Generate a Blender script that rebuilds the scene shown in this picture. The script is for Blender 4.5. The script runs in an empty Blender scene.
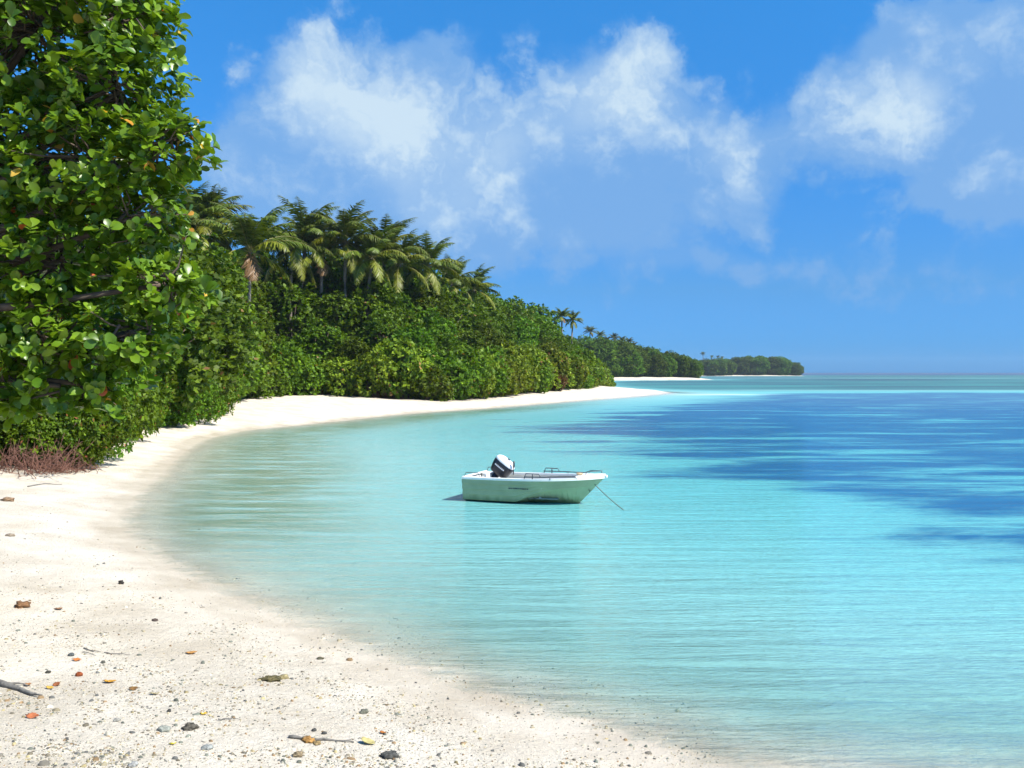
import bpy, math, random
import numpy as np
from mathutils import Vector

C = bpy.context.scene.collection
F, HX, HY, CAMZ = 900.0, 512.0, 372.5, 3.4
rng = np.random.default_rng(7)
random.seed(7)

# ------------------------------------------------------------------ helpers
def tag(o, label=None, cat=None, group=None, kind=None):
    if label: o['label'] = label
    if cat: o['category'] = cat
    if group: o['group'] = group
    if kind: o['kind'] = kind
    return o

def link(name, me, mat=None, parent=None, loc=None):
    o = bpy.data.objects.new(name, me)
    C.objects.link(o)
    if mat is not None and me is not None and not me.materials:
        me.materials.append(mat)
    if parent is not None: o.parent = parent
    if loc is not None: o.location = loc
    return o

def empty(name, loc=(0, 0, 0), rz=0.0):
    o = bpy.data.objects.new(name, None)
    C.objects.link(o)
    o.location = loc; o.rotation_euler = (0, 0, rz); o.empty_display_size = .3
    return o

def np_mesh(name, verts, faces, smooth=False, col=None, attrs=None):
    """verts (n,3); faces: list of arrays (m,k); col (n,3) point colour"""
    me = bpy.data.meshes.new(name)
    verts = np.asarray(verts, np.float32)
    me.vertices.add(len(verts)); me.vertices.foreach_set('co', verts.ravel())
    if isinstance(faces, np.ndarray): faces = [faces]
    idx = np.concatenate([f.ravel() for f in faces]).astype(np.int32)
    sizes = np.concatenate([np.full(len(f), f.shape[1]) for f in faces]).astype(np.int32)
    starts = np.concatenate([[0], np.cumsum(sizes)[:-1]]).astype(np.int32)
    me.loops.add(len(idx)); me.loops.foreach_set('vertex_index', idx)
    me.polygons.add(len(sizes)); me.polygons.foreach_set('loop_start', starts)
    if smooth: me.polygons.foreach_set('use_smooth', np.ones(len(sizes), bool))
    me.update(calc_edges=True)
    if col is not None:
        a = me.color_attributes.new('tint', 'FLOAT_COLOR', 'POINT')
        a.data.foreach_set('color', np.c_[col, np.ones(len(col))].astype(np.float32).ravel())
    for k, v in (attrs or {}).items():
        a = me.attributes.new(k, 'FLOAT', 'POINT'); a.data.foreach_set('value', np.asarray(v, np.float32))
    return me

class MB:
    """collects polygons into one mesh"""
    def __init__(s): s.v = []; s.f = []; s.c = []
    def add(s, vs, fs, c=None):
        b = len(s.v); s.v += [tuple(v) for v in vs]; s.f += [tuple(b + i for i in f) for f in fs]
        s.c += [c or (1, 1, 1)] * len(vs)
    def box(s, c, d, rot=None):
        vs = [Vector((sx * d[0] / 2, sy * d[1] / 2, sz * d[2] / 2)) for sx in (-1, 1) for sy in (-1, 1) for sz in (-1, 1)]
        if rot is not None: vs = [rot @ v for v in vs]
        vs = [v + Vector(c) for v in vs]
        s.add(vs, [(0, 1, 3, 2), (4, 6, 7, 5), (0, 4, 5, 1), (2, 3, 7, 6), (0, 2, 6, 4), (1, 5, 7, 3)])
    def tube(s, pts, r, n=8, c=None, cap=True):
        pts = [Vector(p) for p in pts]
        rs = r if isinstance(r, (list, tuple, np.ndarray)) else [r] * len(pts)
        rings = []; b = len(s.v)
        up = Vector((0, 0, 1))
        for i, p in enumerate(pts):
            t = (pts[min(i + 1, len(pts) - 1)] - pts[max(i - 1, 0)]).normalized()
            a = t.cross(up)
            if a.length < .05: a = t.cross(Vector((1, 0, 0)))
            a.normalize(); bb = a.cross(t)
            for k in range(n):
                th = 2 * math.pi * k / n
                s.v.append(tuple(p + (a * math.cos(th) + bb * math.sin(th)) * rs[i])); s.c.append(c or (1, 1, 1))
        for i in range(len(pts) - 1):
            for k in range(n):
                k2 = (k + 1) % n
                s.f.append((b + i * n + k, b + i * n + k2, b + (i + 1) * n + k2, b + (i + 1) * n + k))
        if cap:
            s.f.append(tuple(b + k for k in range(n))[::-1]); e = b + (len(pts) - 1) * n
            s.f.append(tuple(e + k for k in range(n)))
    def build(s, name, mat, parent=None, smooth=False, loc=None, bevel=0, col=False):
        me = bpy.data.meshes.new(name); me.from_pydata(s.v, [], s.f); me.update()
        if smooth:
            for p in me.polygons: p.use_smooth = True
        if col:
            a = me.color_attributes.new('tint', 'FLOAT_COLOR', 'POINT')
            a.data.foreach_set('color', np.c_[np.array(s.c), np.ones(len(s.c))].astype(np.float32).ravel())
        o = link(name, me, mat, parent, loc)
        if bevel:
            m = o.modifiers.new('bevel', 'BEVEL'); m.width = bevel; m.segments = 2; m.limit_method = 'ANGLE'
        return o

def nd(nt, t, **kw):
    n = nt.nodes.new(t)
    for k, v in kw.items():
        if k.startswith('i_'):
            key = k[2:]
            key = int(key) if key.isdigit() else key.replace('_', ' ')
            n.inputs[key].default_value = v
        else: setattr(n, k, v)
    return n

def new_mat(name):
    m = bpy.data.materials.new(name); m.use_nodes = True
    nt = m.node_tree; b = nt.nodes['Principled BSDF']
    return m, nt, b

def paint(name, col, rough=.5, spec=.5, metal=0, var=.12, scale=6, bump=0.0, attr=False):
    m, nt, b = new_mat(name); L = nt.links.new
    n = nd(nt, 'ShaderNodeTexNoise', i_Scale=scale, i_Detail=6.0)
    tc = nd(nt, 'ShaderNodeTexCoord'); L(tc.outputs['Object'], n.inputs['Vector'])
    mr = nd(nt, 'ShaderNodeMapRange', i_3=1 - var, i_4=1 + var); mr.inputs[1].default_value = .3; mr.inputs[2].default_value = .7
    L(n.outputs['Fac'], mr.inputs[0])
    mx = nd(nt, 'ShaderNodeMix', data_type='RGBA', blend_type='MULTIPLY'); mx.inputs[0].default_value = 1
    if attr:
        at = nd(nt, 'ShaderNodeAttribute', attribute_name='tint'); L(at.outputs['Color'], mx.inputs[6])
    else: mx.inputs[6].default_value = (*col, 1)
    L(mr.outputs[0], mx.inputs[7]); L(mx.outputs[2], b.inputs['Base Color'])
    b.inputs['Roughness'].default_value = rough; b.inputs['Specular IOR Level'].default_value = spec
    b.inputs['Metallic'].default_value = metal
    if bump:
        bp = nd(nt, 'ShaderNodeBump', i_Strength=bump, i_Distance=.02); L(n.outputs['Fac'], bp.inputs['Height']); L(bp.outputs[0], b.inputs['Normal'])
    return m

def leaf_mat(name, rough=.38, transl=.28, tcol=(1.5, 1.5, .5), spec=.5):
    m, nt, b = new_mat(name); L = nt.links.new
    at = nd(nt, 'ShaderNodeAttribute', attribute_name='tint')
    oi = nd(nt, 'ShaderNodeObjectInfo')
    hs = nd(nt, 'ShaderNodeHueSaturation'); L(at.outputs['Color'], hs.inputs['Color'])
    mr = nd(nt, 'ShaderNodeMapRange', i_3=.7, i_4=1.35); L(oi.outputs['Random'], mr.inputs[0]); L(mr.outputs[0], hs.inputs['Value'])
    mh = nd(nt, 'ShaderNodeMapRange', i_3=.463, i_4=.503); L(oi.outputs['Random'], mh.inputs[0]); L(mh.outputs[0], hs.inputs['Hue'])
    L(hs.outputs[0], b.inputs['Base Color']); b.inputs['Roughness'].default_value = rough
    b.inputs['Specular IOR Level'].default_value = spec
    tr = nd(nt, 'ShaderNodeBsdfTranslucent')
    mm = nd(nt, 'ShaderNodeMix', data_type='RGBA', blend_type='MULTIPLY'); mm.inputs[0].default_value = 1
    L(hs.outputs[0], mm.inputs[6]); mm.inputs[7].default_value = (*tcol, 1); L(mm.outputs[2], tr.inputs['Color'])
    ms = nd(nt, 'ShaderNodeMixShader'); ms.inputs[0].default_value = transl
    L(b.outputs[0], ms.inputs[1]); L(tr.outputs[0], ms.inputs[2]); L(ms.outputs[0], nt.nodes['Material Output'].inputs['Surface'])
    return m

# ------------------------------------------------------------------ coastline
def pw(px, py, z=0.0):
    d = (CAMZ - z) * F / (py - HY); return ((px - HX) / F * d, d)
shore_px = [(720, 775), (640, 748), (560, 723), (480, 698), (400, 670), (320, 639), (240, 604), (181, 576), (142, 550),
            (122, 530), (121, 512), (137, 494), (160, 475), (173, 461), (192, 446), (212, 437), (249, 430), (290, 426), (338, 421),
            (416, 413), (479, 409), (540, 404), (590, 400), (630, 397), (662, 394)]
shore = [pw(*p) for p in shore_px]
coast = [(400, -160), (60, -12), (20, 2.5), (8, 5.6), (4, 6.9)] + shore + [
    (27, 152), (24, 165), (17, 190), (14, 230), (22, 330), (45, 385), (72, 400), (92, 418), (96, 428), (80, 450), (60, 520),
    (90, 700), (150, 830), (210, 850), (272, 868), (292, 885), (280, 915), (180, 1000), (-500, 1400), (-3000, 1800), (-3000, -900), (900, -900)]
def smooth(pts, closed_from, closed_to, k=4):
    out = list(pts[:closed_from])
    for i in range(closed_from, closed_to):
        p0, p1, p2, p3 = [np.array(pts[j]) for j in (i - 1, i, i + 1, i + 2)]
        for t in np.arange(k) / k:
            out.append(tuple(.5 * ((2 * p1) + (p2 - p0) * t + (2 * p0 - 5 * p1 + 4 * p2 - p3) * t * t + (3 * p1 - p0 - 3 * p2 + p3) * t ** 3)))
    return out + list(pts[closed_to:])
P = np.array(smooth(coast, 3, 5 + len(shore) - 1))
def sdist(x, y):
    """signed distance to the coast, positive on land"""
    x = np.atleast_1d(np.asarray(x, float)); y = np.atleast_1d(np.asarray(y, float))
    best = np.full(x.shape, 1e18); ins = np.zeros(x.shape, bool)
    for i in range(len(P)):
        ax, ay = P[i]; bx, by = P[(i + 1) % len(P)]
        ex, ey = bx - ax, by - ay
        t = np.clip(((x - ax) * ex + (y - ay) * ey) / (ex * ex + ey * ey), 0, 1)
        best = np.minimum(best, (x - ax - t * ex) ** 2 + (y - ay - t * ey) ** 2)
        c = ((ay > y) != (by > y))
        with np.errstate(divide='ignore', invalid='ignore'):
            xi = ax + (y - ay) * ex / (ey if ey != 0 else 1e-9)
        ins ^= c & (x < xi)
    return np.where(ins, 1, -1) * np.sqrt(best)

def ground(x, y, sd=None):
    if sd is None: sd = sdist(x, y)
    x = np.atleast_1d(x); y = np.atleast_1d(y)
    land = 1.6 * (1 - np.exp(-np.maximum(sd, 0) * .155 / 1.6 * 1.0))
    w = np.maximum(-sd, 0)
    sea = -(1.5 * (1 - np.exp(-w ** 1.3 * .048)) + np.clip((w - 60) * .004, 0, 3))
    z = np.where(sd > 0, land, sea)
    und = .035 * np.sin(x * 1.3 + np.sin(y * .9) * 1.2) * np.sin(y * 1.1 + 1.0) + .03 * np.sin(x * .45 - y * .6)
    z = z + und * (.05 + .95 * np.clip(sd / 3, 0, 1)) * (np.abs(sd) < 60)
    return z

def at(px, py, zoff=0.0):
    """first terrain point on the ray through a pixel"""
    d = np.geomspace(3, 1500, 6000)
    x = (px - HX) / F * d; z = CAMZ - (py - HY) / F * d
    g = ground(x, d) if True else 0
    i = int(np.argmax(z <= np.maximum(g, 0)))
    return float(x[i]), float(d[i]), float(max(g[i], 0)) + zoff

def P3(px, py, d): return np.array([(px - HX) / F * d, d, CAMZ + (HY - py) / F * d])

# polar sheets (dense where the camera looks, all the way round)
def ang_list():
    return np.radians(np.concatenate([np.arange(-180, -40, 3.0), np.linspace(-40, 40, 560), np.arange(43, 180, 3.0)]))
def polar(radii):
    A = ang_list(); R = radii
    aa, rr = np.meshgrid(A, R)
    x = (rr * np.sin(aa)).ravel(); y = (rr * np.cos(aa)).ravel()
    na, nr = len(A), len(R)
    i, j = np.meshgrid(np.arange(nr - 1), np.arange(na), indexing='ij')
    j2 = (j + 1) % na
    q = np.stack([i * na + j, (i + 1) * na + j, (i + 1) * na + j2, i * na + j2], -1).reshape(-1, 4)
    return x, y, q[:, ::-1]

# bank front line (where the vegetation begins), world x,y
def bank_line():
    pts = []
    for px, py in [(0, 474), (60, 468), (100, 460)]: pts.append(at(px, py)[:2])
    for px, py in [(128, 437), (165, 421), (235, 414), (243, 404), (285, 397), (330, 396), (400, 401), (470, 403), (520, 397), (560, 392), (600, 388), (616, 386)]:
        pts.append(at(px, py)[:2])
    return pts
BANK = bank_line()
BPOLY = np.array([(-60, 8), (-24, 14), (BANK[0][0] - 3, BANK[0][1] - 4)] + BANK + [(17, 200), (6, 230), (-10, 300), (-200, 300), (-200, 8)])
def poly_sd(poly, x, y):
    global P
    old = P; P = poly; r = sdist(x, y); P = old
    return r

# ------------------------------------------------------------------ materials
def sand_material():
    m, nt, b = new_mat('white_coral_sand'); L = nt.links.new
    tc = nd(nt, 'ShaderNodeTexCoord')
    n1 = nd(nt, 'ShaderNodeTexNoise', i_Scale=.9, i_Detail=8.0, i_Roughness=.65); L(tc.outputs['Object'], n1.inputs[0])
    n2 = nd(nt, 'ShaderNodeTexNoise', i_Scale=45.0, i_Detail=5.0, i_Roughness=.7); L(tc.outputs['Object'], n2.inputs[0])
    n3 = nd(nt, 'ShaderNodeTexNoise', i_Scale=11.0, i_Detail=6.0, i_Roughness=.7); L(tc.outputs['Object'], n3.inputs[0])
    r1 = nd(nt, 'ShaderNodeValToRGB'); L(n1.outputs[0], r1.inputs[0])
    r1.color_ramp.elements[0].position = .35; r1.color_ramp.elements[0].color = (.53, .46, .35, 1)
    r1.color_ramp.elements[1].position = .62; r1.color_ramp.elements[1].color = (.70, .63, .51, 1)
    r2 = nd(nt, 'ShaderNodeValToRGB'); L(n2.outputs[0], r2.inputs[0])
    r2.color_ramp.elements[0].position = .28; r2.color_ramp.elements[0].color = (.55, .52, .45, 1)
    r2.color_ramp.elements[1].position = .46; r2.color_ramp.elements[1].color = (1, 1, 1, 1)
    mx = nd(nt, 'ShaderNodeMix', data_type='RGBA', blend_type='MULTIPLY'); mx.inputs[0].default_value = .75
    L(r1.outputs[0], mx.inputs[6]); L(r2.outputs[0], mx.inputs[7])
    wet = nd(nt, 'ShaderNodeAttribute', attribute_name='wet')
    mw = nd(nt, 'ShaderNodeMix', data_type='RGBA', blend_type='MULTIPLY'); L(wet.outputs['Fac'], mw.inputs[0])
    L(mx.outputs[2], mw.inputs[6]); mw.inputs[7].default_value = (.88, .86, .84, 1)
    lit = nd(nt, 'ShaderNodeAttribute', attribute_name='litter')
    ml = nd(nt, 'ShaderNodeMix', data_type='RGBA'); L(lit.outputs['Fac'], ml.inputs[0]); L(mw.outputs[2], ml.inputs[6]); ml.inputs[7].default_value = (.10, .075, .05, 1)
    L(ml.outputs[2], b.inputs['Base Color'])
    mr = nd(nt, 'ShaderNodeMapRange', i_3=.9, i_4=.28); L(wet.outputs['Fac'], mr.inputs[0]); L(mr.outputs[0], b.inputs['Roughness'])
    b.inputs['Specular IOR Level'].default_value = .3
    add = nd(nt, 'ShaderNodeMath', operation='MULTIPLY_ADD'); L(n3.outputs[0], add.inputs[0]); add.inputs[1].default_value = 2.2; L(n2.outputs[0], add.inputs[2])
    dry = nd(nt, 'ShaderNodeMapRange', i_3=.9, i_4=.5); L(wet.outputs['Fac'], dry.inputs[0])
    bp = nd(nt, 'ShaderNodeBump', i_Distance=.026); L(dry.outputs[0], bp.inputs['Strength']); L(add.outputs[0], bp.inputs['Height']); L(bp.outputs[0], b.inputs['Normal'])
    return m

def water_material():
    m, nt, b = new_mat('lagoon_water'); L = nt.links.new
    nt.nodes.remove(b); out = nt.nodes['Material Output']
    def A(n): return nd(nt, 'ShaderNodeAttribute', attribute_name=n).outputs['Fac']
    def mth(op, a, bb=None, c=None, clamp=False):
        n = nd(nt, 'ShaderNodeMath', operation=op); n.use_clamp = clamp
        for i, v in enumerate((a, bb, c)):
            if v is None: continue
            if isinstance(v, (int, float)): n.inputs[i].default_value = v
            else: L(v, n.inputs[i])
        return n.outputs[0]
    def mixc(f, a, bb):
        n = nd(nt, 'ShaderNodeMix', data_type='RGBA')
        for i, v in ((0, f), (6, a), (7, bb)):
            if isinstance(v, tuple): n.inputs[i].default_value = (*v, 1)
            elif isinstance(v, (int, float)): n.inputs[i].default_value = v
            else: L(v, n.inputs[i])
        return n.outputs[2]
    tc = nd(nt, 'ShaderNodeTexCoord').outputs['Object']
    def noise(scale, detail=4.0, rough=.6, sc=(1, 1, 1), rot=0.0, dist=0.0):
        mp = nd(nt, 'ShaderNodeMapping'); mp.inputs['Scale'].default_value = sc; mp.inputs['Rotation'].default_value = (0, 0, rot); L(tc, mp.inputs[0])
        n = nd(nt, 'ShaderNodeTexNoise', i_Scale=scale, i_Detail=detail, i_Roughness=rough, i_Distortion=dist); L(mp.outputs[0], n.inputs[0]); return n.outputs[0]
    depth, patch, teal, pale = A('depth'), A('patch'), A('teal'), A('pale')
    lap = noise(3.2, 6.0, .7, (.55, 1, 1), .3, .6)
    depth = mth('MAXIMUM', mth('ADD', depth, mth('MULTIPLY', mth('SUBTRACT', lap, .5), mth('MULTIPLY_ADD', depth, .45, .07))), 0.0)
    # how much of the colour comes from the water body instead of the bed below it
    op = mth('SUBTRACT', 1.0, mth('POWER', 2.718, mth('MULTIPLY', depth, -2.6)))
    shallow = (.40, .70, .64); mid = (.035, .34, .36)
    tq = mixc(mth('SUBTRACT', 1.0, mth('POWER', 2.718, mth('MULTIPLY', depth, -1.25))), shallow, mid)
    mot = noise(9.0, 3.0, .6, (.7, 1, 1), 0, .8)  # caustic-like light mottling, put into the water colour as brightness noise
    mm_ = nd(nt, 'ShaderNodeMapRange'); L(mot, mm_.inputs[0]); mm_.inputs[1].default_value = .3; mm_.inputs[2].default_value = .7; mm_.inputs[3].default_value = -.09; mm_.inputs[4].default_value = .13
    hv = nd(nt, 'ShaderNodeHueSaturation'); L(tq, hv.inputs['Color']); L(mth('ADD', mm_.outputs[0], 1.0), hv.inputs['Value']); tq = hv.outputs[0]
    # sea grass and coral patches: real patches of the bed, metres across
    pn = noise(.24, 7.0, .68, (.42, 1, 1), .1, .5)
    pn = mth('MULTIPLY_ADD', noise(.42, 6.0, .65, (.13, 1, 1), .04, .2), .5, mth('MULTIPLY', pn, .5))
    pm = nd(nt, 'ShaderNodeMapRange', interpolation_type='SMOOTHSTEP'); L(mth('MULTIPLY_ADD', patch, .25, mth('SUBTRACT', pn, .5)), pm.inputs[0]); pm.inputs[1].default_value = .12; pm.inputs[2].default_value = .25
    fine = noise(1.1, 5.0, .7, (.15, 1, 1))
    deep = mixc(fine, (.004, .055, .15), (.014, .16, .31))
    c1 = mixc(pm.outputs[0], tq, deep)
    tn = noise(.035, 5.0, .6, (.25, 1, 1))
    tr = nd(nt, 'ShaderNodeMapRange', interpolation_type='SMOOTHSTEP'); L(tn, tr.inputs[0]); tr.inputs[1].default_value = .38; tr.inputs[2].default_value = .62
    tealc = mixc(tr.outputs[0], (.003, .06, .09), (.018, .18, .17))
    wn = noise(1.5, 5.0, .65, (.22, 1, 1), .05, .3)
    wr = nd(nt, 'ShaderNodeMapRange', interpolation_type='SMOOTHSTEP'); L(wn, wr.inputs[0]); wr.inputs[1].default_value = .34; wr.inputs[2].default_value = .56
    c1 = mixc(mth('MULTIPLY', mth('MULTIPLY', A('reflection_tint'), wr.outputs[0]), .92), c1, (.065, .16, .03))  # olive reflection of the trees, painted into the water colour in streaks
    c2 = mixc(teal, c1, tealc)
    c2 = mixc(A('ocean'), c2, (.003, .045, .12))
    c3 = mixc(pale, c2, (.55, .78, .76))
    dif = nd(nt, 'ShaderNodeBsdfDiffuse'); L(c3, dif.inputs[0])
    trn = nd(nt, 'ShaderNodeBsdfTransparent')
    L(mixc(mth('MULTIPLY', depth, 4.0, clamp=True), (1.0, 1.0, 1.0), (.52, .88, .93)), trn.inputs[0])
    body = nd(nt, 'ShaderNodeMixShader'); L(mth('MAXIMUM', op, teal), body.inputs[0]); L(trn.outputs[0], body.inputs[1]); L(dif.outputs[0], body.inputs[2])
    # ripples
    w1 = noise(2.1, 4.0, .55, (.17, 1.3, 1), .12, .3)
    w2 = noise(13.0, 4.0, .65, (.45, 1.2, 1), -.15, .4)
    w3 = noise(.35, 2.0, .5, (.4, 1, 1), .05)
    h = mth('MULTIPLY_ADD', w1, .125, mth('MULTIPLY_ADD', w2, .030, mth('MULTIPLY', w3, .16)))
    calm = nd(nt, 'ShaderNodeMapRange'); L(depth, calm.inputs[0]); calm.inputs[1].default_value = 0.0; calm.inputs[2].default_value = .5; calm.inputs[3].default_value = 1.0; calm.inputs[4].default_value = 1.0
    bp = nd(nt, 'ShaderNodeBump', i_Distance=1.0); L(mth('MULTIPLY', calm.outputs[0], A('chop')), bp.inputs['Strength']); L(h, bp.inputs['Height'])
    L(bp.outputs[0], dif.inputs['Normal'])
    fr = nd(nt, 'ShaderNodeFresnel', i_IOR=1.33); L(bp.outputs[0], fr.inputs['Normal'])
    gl = nd(nt, 'ShaderNodeBsdfGlossy'); L(mth('MULTIPLY_ADD', A('far'), .45, .05), gl.inputs['Roughness']); L(bp.outputs[0], gl.inputs['Normal'])
    # a wind-roughened sheet seen at a low angle shows facets turned to the viewer, so its mirror share stays well under the flat value
    fac = mth('MULTIPLY', mth('MINIMUM', fr.outputs[0], mth('MULTIPLY_ADD', A('far'), -.38, .58)), mth('MULTIPLY', depth, 45.0, clamp=True))
    mxs = nd(nt, 'ShaderNodeMixShader'); L(fac, mxs.inputs[0]); L(body.outputs[0], mxs.inputs[1]); L(gl.outputs[0], mxs.inputs[2])
    L(mxs.outputs[0], out.inputs['Surface'])
    return m

M = dict(
    sand=sand_material(), water=water_material(),
    leaf_near=leaf_mat('glossy_broad_leaf', .36, .28, (1.6, 1.5, .5), .42),
    leaf=leaf_mat('shrub_leaf', .5, .25, (1.5, 1.5, .5), .14),
    frond=leaf_mat('palm_frond', .45, .2, (1.4, 1.4, .6), .35),
    bark=paint('bark', (.11, .085, .065), .9, .2, var=.35, scale=9, bump=.5),
    palm_bark=paint('palm_bark', (.17, .15, .125), .9, .2, var=.3, scale=7, bump=.5),
    twig=paint('dry_twig', (.17, .085, .06), .9, .2, var=.3, scale=7),
    hull=paint('pale_green_hull_paint', (.36, .38, .23), .45, .4, var=.07, scale=3),
    white=paint('white_boat_paint', (.78, .78, .74), .35, .5, var=.06, scale=5),
    inside=paint('dull_white_inner_hull', (.74, .75, .72), .6, .3, var=.12, scale=4),
    seat=paint('pale_seat_paint', (.72, .72, .69), .55, .3, var=.1, scale=6),
    black=paint('black_cowling', (.018, .02, .028), .3, .5, var=.15, scale=8),
    cowl_white=paint('white_cowling', (.80, .82, .84), .28, .5, var=.03),
    metal=paint('dull_rail_metal', (.09, .10, .11), .4, .5, .6, var=.2),
    rope=paint('grey_green_rope', (.14, .16, .13), .9, .2, var=.3, scale=30),
    mark=paint('dark_hull_lettering', (.03, .04, .06), .6, .2, var=.2),
    debris=paint('debris', (1, 1, 1), .9, .2, var=.3, scale=14, bump=.4, attr=True),
    wood=paint('driftwood', (.16, .15, .13), .9, .2, var=.4, scale=20, bump=.6),
    stone=paint('coral_stone', (1, 1, 1), .95, .15, var=.45, scale=45, bump=.8, attr=True),
)

# ------------------------------------------------------------------ land and water
R = np.concatenate([[0.3, 1.5, 3], np.geomspace(4, 300, 420), np.geomspace(310, 1300, 60), [2000, 4000, 9000]])
x, y, q = polar(R)
sd = sdist(x, y); z = ground(x, y, sd)
bsd = poly_sd(BPOLY, x, y)
wet = 1 - np.clip((sd - .25 + .2 * np.sin(x * 1.7 + np.sin(y * 2.3))) / .9, 0, 1); wet = wet * wet * (3 - 2 * wet)
litter = np.clip((bsd - .6) / 2.0, 0, 1)
o = link('ground', np_mesh('ground', np.c_[x, y, z], q, True, attrs={'wet': wet, 'litter': litter}), M['sand']); tag(o, kind='structure')
# inland wood floor far away is covered by trees
R = np.concatenate([[0.3, 2, 4], np.geomspace(5, 700, 420), np.geomspace(720, 3000, 40), [5000, 12000]])
x, y, q = polar(R); sd = sdist(x, y)
depth = np.clip(-ground(x, y, sd), 0, None)
def sm(v, a, b_): t = np.clip((v - a) / (b_ - a), 0, 1); return t * t * (3 - 2 * t)
# sea grass begins right of / beyond a line across the bay
lineX = np.interp(y, [0, 12, 17, 22, 30, 40, 55, 80, 100, 135, 150, 170], [10, 7.5, 6.0, 8.0, 3.0, 0.0, -1.0, 7, 16, 30, 36, 60])
patch = sm(x, lineX - 2.5 - y * .05, lineX + 3 + y * .10) * sm(y, 12, 17) * (1 - sm(y, 140, 170)) * (.80 + .20 * sm(y, 32, 60))
patch = np.maximum(patch, .45 * sm(y, 35, 60) * sm(-sd, 6, 16) * (1 - sm(y, 120, 150)))
teal = sm(y, 150, 185) * sm(-sd, 2, 20)
pale = np.maximum((1 - sm(np.hypot((x - 27) / 2.6, (y - 139) / 1.0), 2, 7)) * .75, 0)
reef = np.exp(-((y - 178 + .1 * x) / 7) ** 2) * sm(x, 26, 50) * .16
surf = np.exp(-((y - 560 + .05 * x) / 25) ** 2) * .2 * sm(x, 60, 110)
reflection_tint = sm(-sd, .3, 1.2) * (1 - sm(-sd, 3.0, 8.5)) * (1 - sm(x, -7, -1) * (1 - sm(y, 45, 55))) * sm(y, 15, 20) * (1 - sm(y, 80, 110)) * (1 - .0 * x)  # left nearshore mask for the painted tree reflection
pale = np.clip(np.maximum(np.maximum(pale, reef), surf), 0, 1)
o = link('sea_water', np_mesh('sea_water', np.c_[x, y, np.zeros_like(x)], q, True, attrs={'depth': depth, 'patch': patch, 'teal': teal, 'pale': pale, 'chop': (.8 + .2 * sm(x + (y - 30) * .25, -8, 6)) / (1 + (np.hypot(x, y) / 70) ** 1.6), 'far': sm(np.hypot(x, y), 30, 160), 'reflection_tint': reflection_tint, 'ocean': sm(y, 800, 1500)}), M['water'])
tag(o, kind='structure')

# ------------------------------------------------------------------ foliage builders
def unit(v): return v / np.maximum(np.linalg.norm(v, axis=-1, keepdims=True), 1e-9)
LEAF_BROAD = (np.array([(0, 0, 0), (.35, 0, .03), (.7, 0, .02), (1, 0, -.06), (.30, .26, .09), (.68, .36, .09), (.93, .2, 0), (.30, -.26, .09), (.68, -.36, .09), (.93, -.2, 0)]),
              [np.array([(0, 1, 4, 4), (0, 7, 1, 1)])[:, :3], np.array([(1, 2, 5, 4), (2, 3, 6, 5), (1, 7, 8, 2), (2, 8, 9, 3)])])
LEAF_MID = (np.array([(0, 0, 0), (.55, .28, .08), (1, 0, -.05), (.55, -.28, .08), (.5, 0, 0)]),
            [np.array([(0, 4, 1), (4, 2, 1), (0, 3, 4), (4, 3, 2)])])
LEAF_FAR = (np.array([(0, 0, 0), (.55, .34, .05), (1, 0, -.05), (.55, -.34, .05)]), [np.array([(0, 3, 2, 1)])])

def scatter_leaves(base, dirv, nrm, length, width, tmpl, col):
    """base, dirv, nrm (n,3)"""
    T, faces = tmpl
    side = unit(np.cross(nrm, dirv)); nn = unit(np.cross(dirv, side))
    Lm = length[:, None, None]
    v = base[:, None, :] + Lm * (T[None, :, 0:1] * dirv[:, None, :] + T[None, :, 1:2] * width * side[:, None, :] + T[None, :, 2:3] * nn[:, None, :])
    n, k = len(base), len(T)
    off = (np.arange(n) * k)[:, None, None]
    fs = [(f[None] + off).reshape(-1, f.shape[1]) for f in faces]
    return v.reshape(-1, 3), fs, np.repeat(col, k, axis=0)

def rosettes(r, pos, axis, per, L, width, tmpl, cols, spread=(.7, 1.35), jitter=.25, pick=None):
    n = len(pos)
    ref = np.where(np.abs(axis[:, 2:3]) > .9, [[1., 0, 0]], [[0., 0, 1]])
    a = unit(np.cross(axis, ref)); b = np.cross(axis, a)
    k = per; ph = r.uniform(0, 2 * np.pi, (n, 1)) + np.arange(k)[None] * 2.399 + r.normal(0, .2, (n, k))
    th = r.uniform(*spread, (n, k))
    d = np.cos(th)[..., None] * axis[:, None] + np.sin(th)[..., None] * (np.cos(ph)[..., None] * a[:, None] + np.sin(ph)[..., None] * b[:, None])
    d = unit(d + r.normal(0, jitter, d.shape))
    nr = unit(axis[:, None] + r.normal(0, jitter * 1.2, d.shape) + np.array([0, 0, .35]))
    base = pos[:, None] - axis[:, None] * (np.arange(k)[None, :, None] * L * .09)
    col = cols(r, n, k)
    length = L * r.uniform(.5, 1.3, (n, k))
    return scatter_leaves(base.reshape(-1, 3), d.reshape(-1, 3), nr.reshape(-1, 3), length.ravel(), width, tmpl, col.reshape(-1, 3))

def greens(base, alt, odd=None, podd=0.0, var=.25):
    base, alt = np.array(base), np.array(alt)
    def f(r, n, k):
        t = r.beta(1.2, 2.2, (n, 1, 1)) * .7 + r.uniform(0, .3, (n, k, 1))
        c = base * (1 - t) + alt * t
        c = c * (1 + r.uniform(-var, var, (n, k, 1)))
        if odd is not None:
            o = np.array(odd)[r.integers(0, len(odd), (n, k))]
            c = np.where(r.random((n, k, 1)) < podd, o, c)
        return np.clip(c, 0, 1)
    return f

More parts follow.
